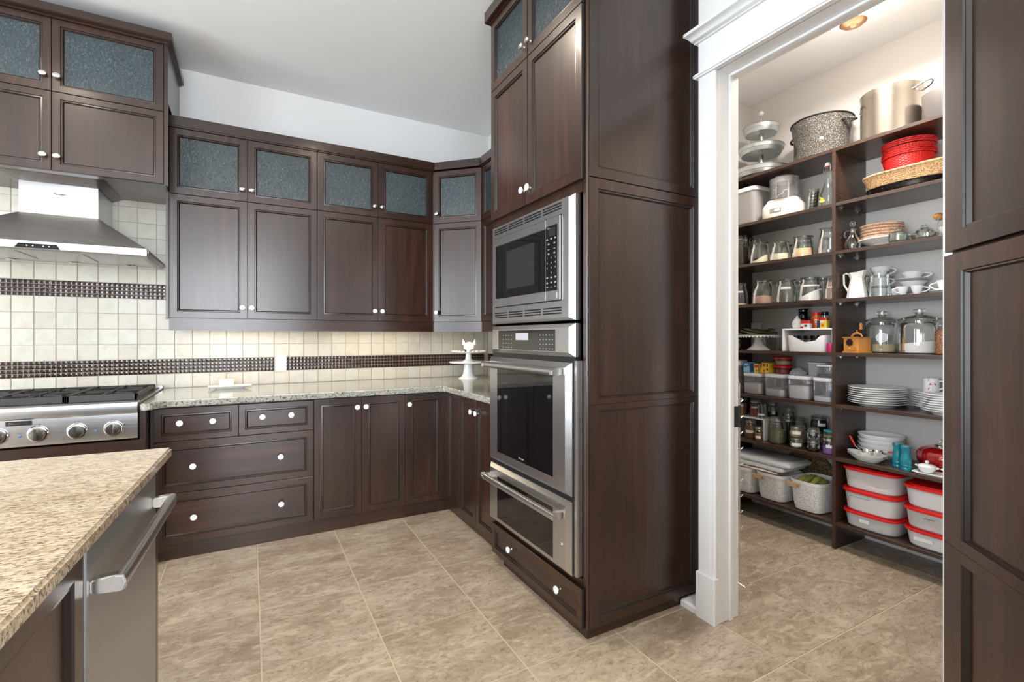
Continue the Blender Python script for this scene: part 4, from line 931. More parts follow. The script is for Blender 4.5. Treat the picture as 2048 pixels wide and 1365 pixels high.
for xx in (3.15, 3.20):
    for i in range(5):
        sj = thing('spice_jar', 'small black-lidded spice jar in the white bin, %s row, %s from the right' % ('front' if xx < 3.18 else 'back', ('first', 'second', 'third', 'fourth', 'fifth')[i]), 'jar', (xx, 1.705 + .043 * i, z + .0075), 0, 'spice jars in the white bin')
        lpart('body', MB().loft([(.017, 0), (.0185, .004), (.0185, .062), (.015, .07), (.015, .074)], 2, 18, cap=(True, False)), 'glass', sj)
        lpart('lid', MB().loft([(.0175, .072), (.0185, .074), (.018, .096), (.0002, .097)], 2, 18), 'black', sj)
        lpart('contents', MB().loft([(.016, .002), (.0172, .006), (.0172, .05), (.0002, .05)], 2, 16), ('brown_spice', 'pale_grain', 'green_herb', 'coffee', 'oats')[(k_ * 3 + i) % 5], sj)
    k_ += 1
single('pink_canister', MB().loft([(.018, 0), (.02, .004), (.02, .055), (.0002, .056)], 2, 18), 'magenta_print', 'small magenta tin between white rack and partition', 'tin', (3.10, 1.6375, z + E1))
zr = z + .1485
t = thing('garlic_keeper', 'white ceramic garlic-shaped keeper on the white rack', 'garlic keeper', (3.15, 1.868, zr))
lpart('bowl', MB().loft([(.018, 0), (.026, .006), (.031, .026), (.031, .034)], 2, 26), 'porcelain', t)
lpart('lid', MB().loft([(.0315, .035), (.029, .046), (.018, .062), (.008, .072), (.006, .082), (.0002, .083)], 2, 26), 'porcelain', t)
for i in range(2):
    t = thing('spice_can', ('lower' if i == 0 else 'upper') + ' black glass jar stacked behind the garlic keeper', 'jar', (3.275, 1.90, zr + .068 * i), 0, 'stacked black jars on the white rack')
    lpart('body', MB().loft([(.024, 0), (.029, .006), (.029, .04), (.026, .046)], 2, 22), 'black_glass', t); lpart('lid', MB().loft([(.029, .0465), (.030, .048), (.030, .064), (.028, .0675), (.0002, .0675)], 2, 22), 'black', t)
    lpart('lid_ring', MB().loft([(.0303, .050), (.0303, .053)], 2, 22, cap=(False, False)), 'chrome', t)
def can(x, y, z, r, h, cols, label, lid=None, cat='tin', sq=2, ry=None, group='spice containers on the white rack', name='spice_tin', lidh=.16, panel=None):
    t = thing(name, label, cat, (x, y, z), 0, group); ry = ry or r
    lpart('body', MB().loft([(r * .97, ry * .97, 0), (r, ry, .003), (r, ry, h * (1 - lidh) if lid else h), (.0002, .0002, h * (1 - lidh) if lid else h)], sq, 24), cols, t)
    if lid: lpart('lid', MB().loft([(r * 1.02, ry * 1.02, h * (1 - lidh) + .0004), (r * 1.02, ry * 1.02, h * .98), (r * .95, ry * .95, h), (.0002, .0002, h)], sq, 24), lid, t)
    if panel:
        for m_, a, b, z0, z1 in panel: 
            if sq > 3: lpart('print', MB().box(-r - .0008, -r - .0003, a * ry, b * ry, z0 * h, z1 * h), m_, t)
            else: lpart('print', label_patch(r * 1.012, z0 * h, z1 * h, 205 - (a + b) * 30, abs(b - a) * .9), m_, t)
    return t
can(3.14, 1.802, zr, .020, .052, 'label_white', 'low red and white spice tin right of the garlic keeper', 'red_print', sq=6, ry=.029, lidh=.4, panel=[('mark_dark', -.5, .1, .2, .45), ('red_print', .3, .9, .02, .25)])
can(3.19, 1.768, zr, .024, .104, 'orange_print', 'tall orange spice jar with red screw lid', 'red_plastic', 'jar', lidh=.2, panel=[('label_white', -.4, .5, .48, .56), ('label_white', -.4, .3, .36, .42), ('red_print', -.4, .6, .1, .18)])
can(3.14, 1.698, zr, .020, .064, 'yellow_print', 'yellow spice tin with red lid at the front of the rack', 'red_print', sq=6, ry=.029, lidh=.22, panel=[('navy_print', .35, .95, .05, .75), ('label_white', -.5, .3, .55, .75), ('orange_print', -.4, .1, .15, .4)])
can(3.255, 1.752, zr, .020, .108, 'clear_plastic', 'clear bottle with black cap behind the yellow tin', 'black', 'bottle', lidh=.22, name='spice_bottle')
can(3.275, 1.845, zr, .019, .08, 'label_white', 'short jar with black lid between black stack and orange jar', 'black', 'jar', lidh=.35)
can(3.21, 1.660, zr, .020, .115, 'oats', 'beige jar with dark lid at the partition end of the rack', 'dark_goods', 'jar', lidh=.3, panel=[('label_white', -.4, .4, .45, .6)])
# ---- sixth shelf, left: canisters
z = SH[5]
def canister(x, y, z, rx, ry, h, fill, level, label, group='white-lidded clear canisters', mt='clear_plastic', rz=0):
    t = thing('canister', label, 'canister', (x, y, z + E1), rz, group)
    lpart('body', MB().loft([(rx * .9, ry * .9, 0), (rx * .95, ry * .95, .008), (rx * .98, ry * .98, h * .8), (rx * .98, ry * .98, h * .86)], 6, 40, cap=(True, False)), mt, t)
    lpart('lid', MB().loft([(rx * .95, ry * .95, h * .845), (rx * 1.0, ry * 1.0, h * .88), (rx * 1.0, ry * 1.0, h * .975), (rx * .97, ry * .97, h), (.0002, .0002, h)], 6, 40), 'white_plastic', t)
    lpart('seal', MB().loft([(rx * .96, ry * .96, h * .82), (rx * .96, ry * .96, h * .835)], 6, 36, cap=(False, False)), 'grey_plastic', t)
    if fill: lpart('contents', MB().loft([(rx * .88, ry * .88, .003), (rx * .935, ry * .935, .01), (rx * .955, ry * .955, h * level), (.0002, .0002, h * level * 1.04)], 6, 40), fill, t)
    return t
canister(3.18, 2.315, z, .05, .040, .232, 'grey_plastic', .17, 'tall clear canister with white lid at the left end of sixth shelf')
canister(3.20, 2.178, z, .08, .071, .148, 'flour', .52, 'clear canister half full of white flour under the blue box')
lbl = canister(3.20, 2.012, z, .085, .073, .152, 'flour', .33, 'clear canister one third full of cream powder under the red-lidded bowls')
canister(3.20, 1.846, z, .09, .074, .152, 'flour', .58, 'clear canister more than half full of white flour under the plastic bag')
t4 = canister(3.19, 1.700, z, .075, .058, .150, 'flour', .22, 'clear canister with a scoop inside next to the partition')
single('scoop', MB().tube([(-.03, .028, .10), (-.015, .018, .06)], .004, 8).ball((-.005, 0, .05), .022, 16, 8, 1, 1.2, .7), 'clear_plastic', 'clear plastic scoop lying in the canister by the partition', 'scoop', (3.19, 1.70, z + E1))
zt = z + .1525
canister(3.30, 1.800, zt, .06, .062, .085, None, 0, 'low clear container behind, stacked above the canisters', mt='frosted_plastic')
canister(3.19, 1.690, z + .1508, .06, .056, .08, 'dark_goods', .25, 'low clear container with white lid stacked on the scoop canister')
for i in range(2):
    t = thing('glass_container', ('lower' if i == 0 else 'upper') + ' round glass container with red lid above the canisters', 'food container', (3.225, 2.010, zt + E1 + .058 * i), 0, 'red-lidded glass containers')
    lpart('body', MB().loft([(.046, 0), (.052, .006), (.056, .04), (.057, .044)], 2, 30, cap=(True, False)), 'glass', t)
    lpart('lid', MB().loft([(.058, .042), (.0605, .044), (.0605, .053), (.056, .0575), (.0002, .0575)], 2, 30), 'red_plastic', t)
    lpart('contents', MB().loft([(.045, .002), (.053, .03), (.0002, .032)], 2, 26), 'red_spice' if i == 0 else 'beige_grain', t)
def boxed(x, y, z, dx, dy, dz, mt, prints, label, rz=0, group=None, name='bag_box', tilt=0):
    t = thing(name, label, 'box', (x, y, z + E1), rz, group)
    b_ = lpart('carton', MB().box(-dx, dx, -dy, dy, 0, dz).xf(Matrix.Rotation(R(tilt), 4, 'X')), mt, t, bevel=.001, seg=1)
    for m_, a, b, c, d in prints: lpart('print', MB().box(-dx - .0007, -dx - .0002, a * dy, b * dy, c * dz, d * dz).xf(Matrix.Rotation(R(tilt), 4, 'X')), m_, t)
    return t
boxed(3.20, 2.225, z + .1485, .05, .040, .075, 'sky_blue_print', [('light_blue_print', -.2, .9, .05, .5), ('navy_print', -.9, -.3, .1, .9), ('label_white', .1, .7, .72, .85), ('label_white', -.1, .3, .52, .6)], 'blue and light blue bag carton on the left canister', R(8), 'cartons on top of the canisters')
boxed(3.25, 2.18, z + .1485, .045, .010, .07, 'navy_print', [('red_print', -.9, .9, .8, .98)], 'narrow navy carton between the blue and yellow cartons', 0, 'cartons on top of the canisters')
boxed(3.19, 2.145, z + .1485, .05, .020, .068, 'yellow_print', [('red_print', -.5, .8, .6, .85), ('mark_dark', -.2, .2, .2, .35), ('navy_print', -1, -.7, 0, 1)], 'yellow carton tipped on end beside the blue one', R(-4), 'cartons on top of the canisters')
boxed(3.20, 2.094, z + .1525, .05, .027, .036, 'yellow_print', [('red_print', -.1, .4, .2, .7), ('navy_print', -.9, -.5, .55, .95)], 'yellow carton lying flat, lower of two', 0, 'cartons on top of the canisters')
boxed(3.20, 2.096, z + .189, .05, .028, .036, 'yellow_print', [('red_print', -.1, .6, .3, .8), ('mark_dark', -.75, -.5, .2, .8), ('navy_print', .8, 1, 0, 1)], 'yellow carton lying flat, upper of two', R(3), 'cartons on top of the canisters')
bg = MB(); rr = [(.0002, .0002, 0), (.05, .045, .001), (.056, .05, .012), (.04, .034, .028), (.018, .014, .040), (.0002, .0002, .044)]
bg.loft(rr, 2, 30, squash=lambda x, y, j: .006 * math.sin(9 * math.atan2(y, x) + j) if 1 < j < 5 else 0)
single('plastic_bag', bg, 'plastic_bag', 'crumpled clear bluish plastic bag on the middle canisters', 'bag', (3.20, 1.892, zt + E1), .4, sharp=10)
# ---- seventh shelf, left
z = SH[6]
t = thing('shelf_rack', 'pale grey shelf rack under the brown and red spice jars', 'rack', (3.25, 2.24, z + E1))
lpart('rack_top', MB().box(-.11, .13, -.15, .13, .140, .150), 'white_plastic', t, bevel=.002)
lpart('leg', MB().box(-.11, .13, -.15, -.138, 0, .14), 'white_plastic', t, bevel=.002); lpart('leg', MB().box(-.11, .13, .118, .13, 0, .14), 'white_plastic', t, bevel=.002)
zr = z + .1505
SJ = 'spice jars on the seventh shelf'
jar(3.20, 2.315, zr, .041, .125, 'screw', fill='brown_spice', level=.7, lab=(.5, .62, 215, .9), label='square jar of brown spice with taped label on the grey rack', group=SJ, sq=4)
jar(3.21, 2.205, zr, .039, .118, 'clamp', fill='red_spice', level=.5, lab=(.52, .62, 205, 1.2), label='clamp jar of red spice on the grey rack', group=SJ)
jar(3.17, 2.130, zr, .030, .098, 'screw', fill=None, lab=(.2, .34, 205, 1.5), lidmat='glass', label='small empty labelled glass jar at the right end of grey rack', group=SJ)
jar(3.30, 2.27, zr, .036, .12, 'clamp', fill='dark_goods', level=.5, label='dark clamp jar behind the brown and red spice jars', group=SJ)
jar(3.29, 2.125, zr, .033, .105, 'clamp', fill='dark_goods', level=.3, lab=(.2, .4, 220, .7), label='clamp jar with dark goods behind the small empty jar', group=SJ)
jar(3.335, 2.040, z, .045, .235, 'clamp', fill='dark_goods', level=.6, lab=(.55, .63, 215, .9), label='tall dark clamp jar standing against the wall, right of the rack', group=SJ)
jar(3.185, 2.326, z, .022, .10, 'screw', fill='flour', level=.7, lidmat='black', label='slim jar of white goods at the left end under the rack', group=SJ)
jar(3.165, 2.212, z, .040, .128, 'clamp', rn=.033, fill='brown_spice', level=.62, lab=(.3, .44, 205, 1.4), label='labelled jar of brown spice in front of the rack', group=SJ)
jar(3.115, 2.115, z, .026, .098, 'clamp', rn=.02, fill='brown_spice', level=.5, lab=(.2, .36, 205, 1.3), label='smallest labelled jar of brown spice at the shelf edge', group=SJ)
jar(3.30, 2.30, z, .028, .115, 'screw', fill='coffee', level=.5, label='left chrome-lidded jar under the rack', group=SJ); jar(3.30, 2.195, z, .028, .115, 'screw', fill='oats', level=.4, lab=(.2, .4, 205, 1), label='right chrome-lidded jar under the rack', group=SJ)
jar(3.165, 2.012, z, .054, .175, 'clamp', rn=.049, fill='green_herb', level=.52, label='big clamp jar half full of green dried herbs', group=SJ)
jar(3.31, 1.955, z, .060, .17, 'clamp', fill='beige_grain', level=.4, label='big clamp jar with beige grain behind the green herb jar', group=SJ)
CJ = dict(kind='clamp', sc=2, rn=.031, group=SJ)
jar(3.135, 1.866, z, .038, .068, fill='flour', level=.3, lab=(.22, .5, 215, 1.5), label='lower labelled mini clamp jar of the left front pair', **CJ)
jar(3.135, 1.866, z + .069, .038, .072, fill='oats', level=.6, lab=(.3, .56, 215, 1.3), label='upper labelled mini clamp jar of the left front pair', **CJ)
jar(3.135, 1.757, z, .037, .070, fill='dark_goods', level=.2, label='lower mini clamp jar of the right front pair', **CJ)
jar(3.135, 1.757, z + .071, .037, .070, fill=None, label='upper mini clamp jar, empty, of the right front pair', **CJ)
jar(3.225, 1.810, z, .034, .066, fill='dark_goods', level=.5, lab=(.3, .6, 205, .9), label='lower labelled mini clamp jar between the front pairs', **CJ)
jar(3.225, 1.810, z + .067, .034, .066, fill='dark_goods', level=.5, lab=(.3, .6, 205, .9), label='upper labelled mini clamp jar between the front pairs', **CJ)
CB = dict(kind='clamp', sc=2, rn=.046, group=SJ)
jar(3.325, 1.825, z, .052, .100, fill=None, label='lower round clamp jar of the rear stack, empty', **CB)
jar(3.325, 1.825, z + .101, .052, .098, fill='dark_goods', level=.68, lab=(.35, .55, 225, .9), label='upper round clamp jar full of black goods, rear stack', **CB)
jar(3.34, 1.685, z, .04, .18, 'screw', fill='cocoa', level=.7, lidmat='red_plastic', label='tall jar with red lid in the back corner by the partition', group=SJ)
jar(3.145, 1.664, z, .041, .100, 'screw', fill='purple_goods', level=.45, lab=(.42, .6, 205, .9), label='jar with purple goods and silver lid by the partition', group=SJ)
jar(3.145, 1.664, z + .1005, .036, .046, 'screw', fill='green_herb', level=.4, lidmat='teal_lid', label='low jar with turquoise lid stacked on the purple one', group=SJ)
# ---- bottom shelf, left
z = SH[7]
def basket(y, label, rx=.135, ry=.105, h=.185, x=3.218):
    t = thing('mesh_basket', label, 'basket', (x, y, z + E1), 0, 'white mesh baskets on the bottom shelf')
    lpart('mesh_body', MB().loft([(rx * .72, ry * .72, 0), (rx * .84, ry * .84, .006), (rx * .9, ry * .9, .04), (rx, ry, h)], 4, 40, cap=(True, False)), 'mesh_basket', t)
    wv = MB()
    for i in range(24):
        for dz, s_ in ((0, .905), (.0, .905)): pass
    lpart('rim', MB().loft([(rx * .99, ry * .99, h - .022), (rx * 1.012, ry * 1.012, h - .02), (rx * 1.025, ry * 1.025, h), (rx * 1.005, ry * 1.005, h), (rx * .98, ry * .98, h - .02)], 4, 40, cap=(False, False)), 'white_plastic', t)
    hd = lpart('handle', MB().box(-rx * 1.02 - .008, -rx * 1.02 - .0005, .02, ry * .98, h - .048, h - .018), 'leather', t, bevel=.002)
    lpart('rivet', MB().ball((-rx * 1.02 - .009, .03, h - .033), .005, 10, 6), 'bronze', hd)
    return t
basket(2.255, 'left white mesh basket full of pale onions under the folded cloth')
basket(2.03, 'middle white mesh basket, its front corner below the folded cloth')
basket(1.79, 'right white mesh basket holding squash and potatoes', h=.195)
def produce(n, x0, x1, y0, y1, zb, r, mt, nm, label, group):
    k_ = 0
    for zz in range(3):
        for i in range(n[zz]):
            lab = label % (('left', 'right')[i % 2] if False else ('leftmost', 'rightmost')[1 - i % 2], ('lower', 'upper')[min(zz, 1)])
            px_ = x0 + (x1 - x0) * ((i * .618 + zz * .3) % 1); py_ = y0 + (y1 - y0) * (i + .5) / n[zz]
            single(nm, MB().ball((0, 0, 0), r, 16, 10, 1, 1.1, .95).loft([(r * .12, r * .9), (.001, r * 1.15)], 2, 6), mt, lab, nm, (px_, py_, zb + r + zz * r * 1.7), i * .7, group)
produce((2, 2, 0), 3.155, 3.17, 2.187, 2.323, z + .008, .032, 'onion', 'onion', 'pale onion showing through the left mesh basket, %s in the %s row', 'onions in the left basket')
produce((2, 2, 0), 3.155, 3.175, 1.722, 1.858, z + .008, .032, 'potato', 'potato', 'potato in the right mesh basket, %s in the %s row', 'potatoes in the right basket')
for i, (yy, zz, a) in enumerate(((1.725, .137, .12), (1.763, .147, .05), (1.802, .150, -.06), (1.842, .137, -.12))):
    single('banana', MB().tube([(-.085, 0, .02), (-.07, 0, .03), (-.04, 0, .045), (0, .004, .052), (.04, 0, .045), (.07, 0, .028)], [.004, .011, .017, .018, .016, .006], 10), 'banana_green' if i % 2 else 'squash', 'green banana with dark tip in the right basket, %s' % ('lowest right', 'second from right', 'topmost', 'leftmost')[i], 'banana', (3.20, yy, z + zz), a, 'bananas in the right basket')
cl = thing('folded_cloth', 'thick folded pale blue-white tablecloth on top of the baskets', 'tablecloth', (3.225, 2.10, z + .1895))
def fold(x0, x1, y0, y1, z0, z1, lean=0):
    mb = MB(); h_ = (z1 - z0) / 2; vs = []; fs = []; n = 8; m_ = 24
    for i in range(m_ + 1):
        y = y0 + (y1 - y0) * i / m_; e = min(1, min(i, m_ - i) / 1.5 + .35)
        for k_ in range(2 * n + 2):
            if k_ <= n: a = -PI / 2 - PI * k_ / n; cx2 = x0 + h_
            else: a = PI / 2 - PI * (k_ - n - 1) / n; cx2 = x1 - h_
            vs.append((cx2 + math.cos(a) * h_, y, (z0 + z1) / 2 + math.sin(a) * h_ * e + .002 * math.sin(y * 31 + k_) - .0))
    K = 2 * n + 2
    for i in range(m_):
        for k_ in range(K): fs.append((i * K + k_, i * K + (k_ + 1) % K, (i + 1) * K + (k_ + 1) % K, (i + 1) * K + k_))
    fs += [tuple(range(K)), tuple(m_ * K + k_ for k_ in range(K))]
    return mb.add(vs, fs)
lpart('top_fold', fold(-.13, .127, -.215, .23, .047, .090), 'cloth_white', cl); lpart('lower_fold', fold(-.125, .127, -.17, .23, .0135, .0465), 'cloth_white', cl)
single('tea_towel', fold(-.13, .125, -.13, .22, 0, .0115), 'cloth_print', 'thin printed cloth lying between the tablecloth and the baskets', 'tea towel', (3.225, 2.10, z + .187))
mt_ = MB()
for i in range(13):
    rr = .012 + i * .0125; mt_.tube([(rr * math.cos(2 * PI * q / 48), rr * math.sin(2 * PI * q / 48), 0) for q in range(48)], .0068, 6, closed=True)
mt_.loft([(.168, -.002), (.168, .001)], 2, 40)
single('round_placemat', mt_.xf(Matrix.Rotation(R(81), 4, 'Y')), 'dark_weave', 'round woven brown placemat leaning on the back wall behind the baskets', 'placemat', (3.393, 1.93, z + .1745), 0)
# ---- second shelf, right
z = SH[1]
t = thing('oval_pan', 'black speckled enamel oval pan under the wicker tray', 'pan', (3.25, 1.288, z + E1))
lpart('body', MB().loft([(.12, .175, 0), (.128, .183, .006), (.150, .203, .036), (.156, .21, .038), (.156, .21, .042), (.148, .20, .04), (.126, .18, .01), (.0002, .0002, .01)], 2.4, 56), 'speckle_black', t)
t = thing('wicker_tray', 'natural wicker tray basket under the red baskets', 'basket', (3.245, 1.265, z + .0425))
rows = [(.128, .205, 0)] + [(.131 + .0015 * i, .208 + .0015 * i, .003 + .0046 * i) for i in range(15)]
lpart('body', MB().loft(rows, 3.5, 150, weave=.012, cap=(True, False)), 'wicker', t, sharp=6)
lpart('rim', MB().tube([(math.copysign(abs(math.cos(a)) ** (2 / 3.5), math.cos(a)) * .153, math.copysign(abs(math.sin(a)) ** (2 / 3.5), math.sin(a)) * .23, .068 + .010 * math.sin(a) * 0) for a in [2 * PI * (i + .5) / 56 for i in range(56)]], .006, 8, closed=True), 'wicker', t)
for i in range(2):
    t = thing('red_basket', ('lower' if i == 0 else 'upper') + ' of two nested round red woven baskets', 'basket', (3.262, 1.305, z + .0475 + .056 * i), 0, 'nested red woven baskets')
    rows = [(.088, 0), (.092, .004)] + [(.093 + .00115 * q, .008 + .0068 * q) for q in range(22)]
    lpart('body', MB().loft(rows, 2, 104, weave=.014, cap=(True, False)), 'red_weave', t, sharp=6)
    rim = MB()
    for zz in (.160, .170, .180): rim.tube([((.119 + .002 * math.sin(a * 22 + zz * 400)) * math.cos(a), (.119 + .002 * math.sin(a * 22 + zz * 400)) * math.sin(a), zz) for a in [2 * PI * q / 88 for q in range(88)]], .0048, 6, closed=True)
    lpart('rolled_rim', rim, 'red_weave', t)
single('cooling_tray', MB().box(-.12, .12, -.03, .03, 0, .004), 'tin', 'thin flat tray edge showing left of the black oval pan', 'tray', (3.26, 1.54, z + E1), 0, bevel=.001)
# ---- third shelf, right
z = SH[2]
t = thing('glass_cruet', 'clear glass oil cruet with stopper and ring handle', 'cruet', (3.16, 1.543, z + E1))
lpart('body', MB().loft([(.030, 0), (.038, .006), (.044, .035), (.040, .06), (.024, .085), (.0155, .105), (.0145, .12), (.021, .126)], 2, 30, cap=(True, False)), 'glass', t)
lpart('stopper', MB().loft([(.011, .112), (.0125, .128), (.006, .134), (.008, .142), (.015, .155), (.0145, .166), (.008, .174), (.0002, .175)], 2, 22), 'glass', t)
lpart('handle', MB().tube([(0, .0145 + .0, .118), (0, .028, .125), (0, .042, .115), (0, .045, .098), (0, .036, .082), (0, .026, .080)], .0042, 8), 'glass', t)
for i, (r, h) in enumerate(((.140, 0), (.136, .017))):
    single('serving_platter', MB().loft([(.075, 0), (.08, .022), (.10, .034), (r, .052), (r, .055), (.10, .038), (.07, .03), (.0002, .03)] if i == 0 else [(.07, .0145), (.098, .0225), (r, .0395), (r, .0425), (.098, .026), (.0002, .026)], 2, 44), 'cream_china', ('lower, footed' if i == 0 else 'upper') + ' white round platter under the wicker chargers', 'plate', (3.278, 1.420, z + E1 + (.0 if i == 0 else .0165)), 0, 'white platters under the wicker chargers')
for i in range(5):
    single('wicker_charger', MB().loft([(.085, 0), (.098, .003), (.1035 + .001 * (i % 2), .008), (.1045, .014), (.098, .0165), (.0002, .010)], 2, 64, weave=.012), 'wicker_pink', 'round woven wicker charger on the white platters, %s of the stack' % ORD(i, 5), 'charger plate', (3.27 + .002 * (i % 2), 1.442, z + .0600 + .0172 * i), .5 * i, 'stacked wicker chargers')
def crystal(x, y, label, r=.05, h=.05, name='crystal_dish', extra=True):
    t = thing(name, label, 'glass dish', (x, y, z + E1), 0, 'crystal dishes on the third shelf')
    mb = MB().loft([(r * .6, 0), (r * .9, .006), (r, h * .5), (r * .97, h), (r * .93, h), (r * .9, .012), (.0002, .01)], 2, 24, weave=.03); lpart('dish', mb, 'glass', t, sharp=8)
    if extra: lpart('knob', MB().ball((0, 0, h + .018), .017, 9, 6), 'glass', t, sharp=5); lpart('lid', MB().loft([(r * .97, h + .0005), (r * .6, h + .012), (.006, h + .016)], 2, 24, weave=.03), 'glass', t, sharp=8)
crystal(3.124, 1.300, 'cut-glass lidded dish in front of the wicker chargers', .043, .05); crystal(3.336, 1.262, 'tall cut-glass dish against the wall right of the chargers', .038, .085)
t = thing('glass_fish', 'clear glass fish-shaped dish with raised tail', 'glass dish', (3.152, 1.192, z + E1), R(-28), 'crystal dishes on the third shelf')
lpart('dish', MB().loft([(.03, .045, 0), (.05, .065, .01), (.052, .068, .03), (.0505, .0665, .031), (.045, .06, .012), (.0002, .0002, .01)], 2, 30), 'glass', t)
lpart('tail', MB().tube([(0, -.05, .022), (0, -.066, .045), (0, -.078, .075), (0, -.088, .10)], [.010, .007, .012, .022], 10, flat=.3), 'glass', t)
lpart('head', MB().ball((0, .062, .03), .022, 16, 8, .8, 1.2, 1), 'glass', t)
t = thing('cereal_bowl', 'small white bowl holding the teal honey pot', 'bowl', (3.20, 1.088, z + E1)); lpart('body', MB().loft([(.03, 0), (.034, .005), (.058, .05), (.061, .056), (.058, .056), (.03, .010), (.0002, .009)], 2, 34), 'cream_china', t)
t = thing('honey_pot', 'small teal ceramic pot with a dipper lying across it', 'pot', (3.20, 1.088, z + .0102)); lpart('body', MB().loft([(.018, 0), (.026, .01), (.030, .05), (.024, .078), (.025, .086), (.022, .086), (.022, .07), (.0002, .07)], 2, 28), 'teal', t)
t = thing('honey_dipper', 'striped wooden honey dipper resting on the teal pot', 'honey dipper', (3.20, 1.092, z + .0975), R(5))
mb = MB(); P = []
for i in range(13): rr = .021 * math.sin(PI * (i + .7) / 14.4); P += [(rr, .030 + i * .0042), (rr, .0325 + i * .0042), (rr * .74, .0326 + i * .0042), (rr * .74, .0341 + i * .0042)]
tm_ = Matrix.Rotation(R(-68), 4, 'X')
lpart('head', MB().loft(P, 2, 20).xf(tm_), 'orange_wood', t); lpart('handle', MB().tube([(0, 0, -.03), (0, 0, .032)], .004, 8).xf(tm_), 'light_wood', t)
# ---- fourth shelf, right
z = SH[3]
t = thing('milk_pitcher', 'white faceted ironstone pitcher with angular handle', 'pitcher', (3.145, 1.512, z + E1), 0)
lpart('body', MB().loft([(.052, .054, 0), (.050, .052, .004), (.045, .047, .04), (.037, .038, .085), (.033, .034, .115), (.036, .040, .135), (.040, .047, .150)], 2, 8, rot=PI / 8, cap=(True, False), squash=lambda x, y, j: (.016 * max(0, -y) / .045 if j == 6 else 0)), 'cream_china', t, sharp=15)
lpart('handle', MB().tube([(0, .034, .138), (0, .058, .152), (0, .072, .146), (0, .070, .085), (0, .062, .070), (0, .045, .040)], .0058, 8), 'cream_china', t)
t = thing('glass_pitcher', 'clear glass pitcher right of the white one', 'pitcher', (3.165, 1.405, z + E1), 0)
lpart('body', MB().loft([(.048, 0), (.052, .006), (.050, .06), (.045, .10), (.046, .135), (.049, .146)], 2, 32, cap=(True, False)), 'glass', t)
lpart('handle', MB().tube([(0, .046, .128), (0, .066, .125), (-.0, .070, .10), (0, .060, .05), (0, .050, .035)], .0048, 8), 'glass', t)
def cup(x, y, z, r, h, label, ang=-70, group='white cups and saucers on the fourth shelf', hs=1.0, name='teacup'):
    t = thing(name, label, 'cup', (x, y, z), 0, group)
    lpart('body', MB().loft([(r * .45, 0), (r * .5, .003), (r * .68, h * .3), (r * .88, h * .7), (r, h), (r * .96, h), (r * .62, h * .3), (.0002, h * .12)], 2, 30), 'porcelain', t)
    pts = [(r * (.9 - .02 * 0) + hs * .026 * math.sin(PI * i / 10) * (1.1), 0, h * .86 - (h * .62) * i / 10 + .004 * math.sin(PI * i / 10)) for i in range(11)]
    pts[-1] = (r * .66, 0, h * .28)
    lpart('handle', MB().tube(pts, .0035, 8).xf(Matrix.Rotation(R(ang), 4, 'Z')), 'porcelain', t)
def saucer(x, y, z, r, label, group='white cups and saucers on the fourth shelf'):
    single('saucer', MB().loft([(r * .45, 0), (r * .5, .002), (r * .8, .008), (r, .014), (r, .0155), (r * .8, .010), (r * .42, .0045), (.0002, .0045)], 2, 40), 'porcelain', label, 'saucer', (x, y, z), 0, group)
for i, (w_, hh) in enumerate(((.058, .05), (.05, .05), (.052, .05))):
    zz = z + E1 + i * .0635
    saucer(3.335, 1.485 - .004 * i, zz, .072, 'saucer under the %s of three stacked cups behind the pitchers' % ('lowest', 'middle', 'topmost')[i])
    cup(3.335, 1.485 - .004 * i, zz + .005, w_, .0580, '%s of three stacked teacups behind the pitchers' % ('lowest', 'middle', 'topmost')[i], -78)
for i in range(3): saucer(3.335, 1.315, z + E1 + .0165 * i, .078, 'saucer under the white bowl below the wide teacup, %s of three' % ORD(i, 3))
single('dessert_bowl', MB().loft([(.03, 0), (.04, .003), (.062, .028), (.065, .034), (.061, .034), (.035, .006), (.0002, .006)], 2, 34), 'porcelain', 'white bowl in the stack under the wide teacup', 'bowl', (3.335, 1.315, z + .0550), 0)
saucer(3.335, 1.315, z + .0895, .085, 'widest saucer, directly under the wide teacup')
cup(3.335, 1.315, z + .095, .053, .048, 'wide low teacup on top of the saucer stack', -80, hs=1.25)
cup(3.225, 1.352, z + E1, .027, .045, 'espresso cup half hidden behind the other two', -60); cup(3.175, 1.300, z + E1, .028, .050, 'espresso cup in front, left of the pair', 150); cup(3.185, 1.238, z + E1, .028, .050, 'espresso cup in front, right of the pair', -80)
saucer(3.19, 1.115, z + E1, .068, 'saucer at the right edge under the upright cup')
cup(3.19, 1.115, z + .0055, .040, .062, 'white cup on the saucer at the right edge', 110)
saucer(3.36, 1.08, z + E1, .06, 'saucer at the back right under a stack'); saucer(3.36, 1.08, z + .0165, .06, 'second saucer at the back right')
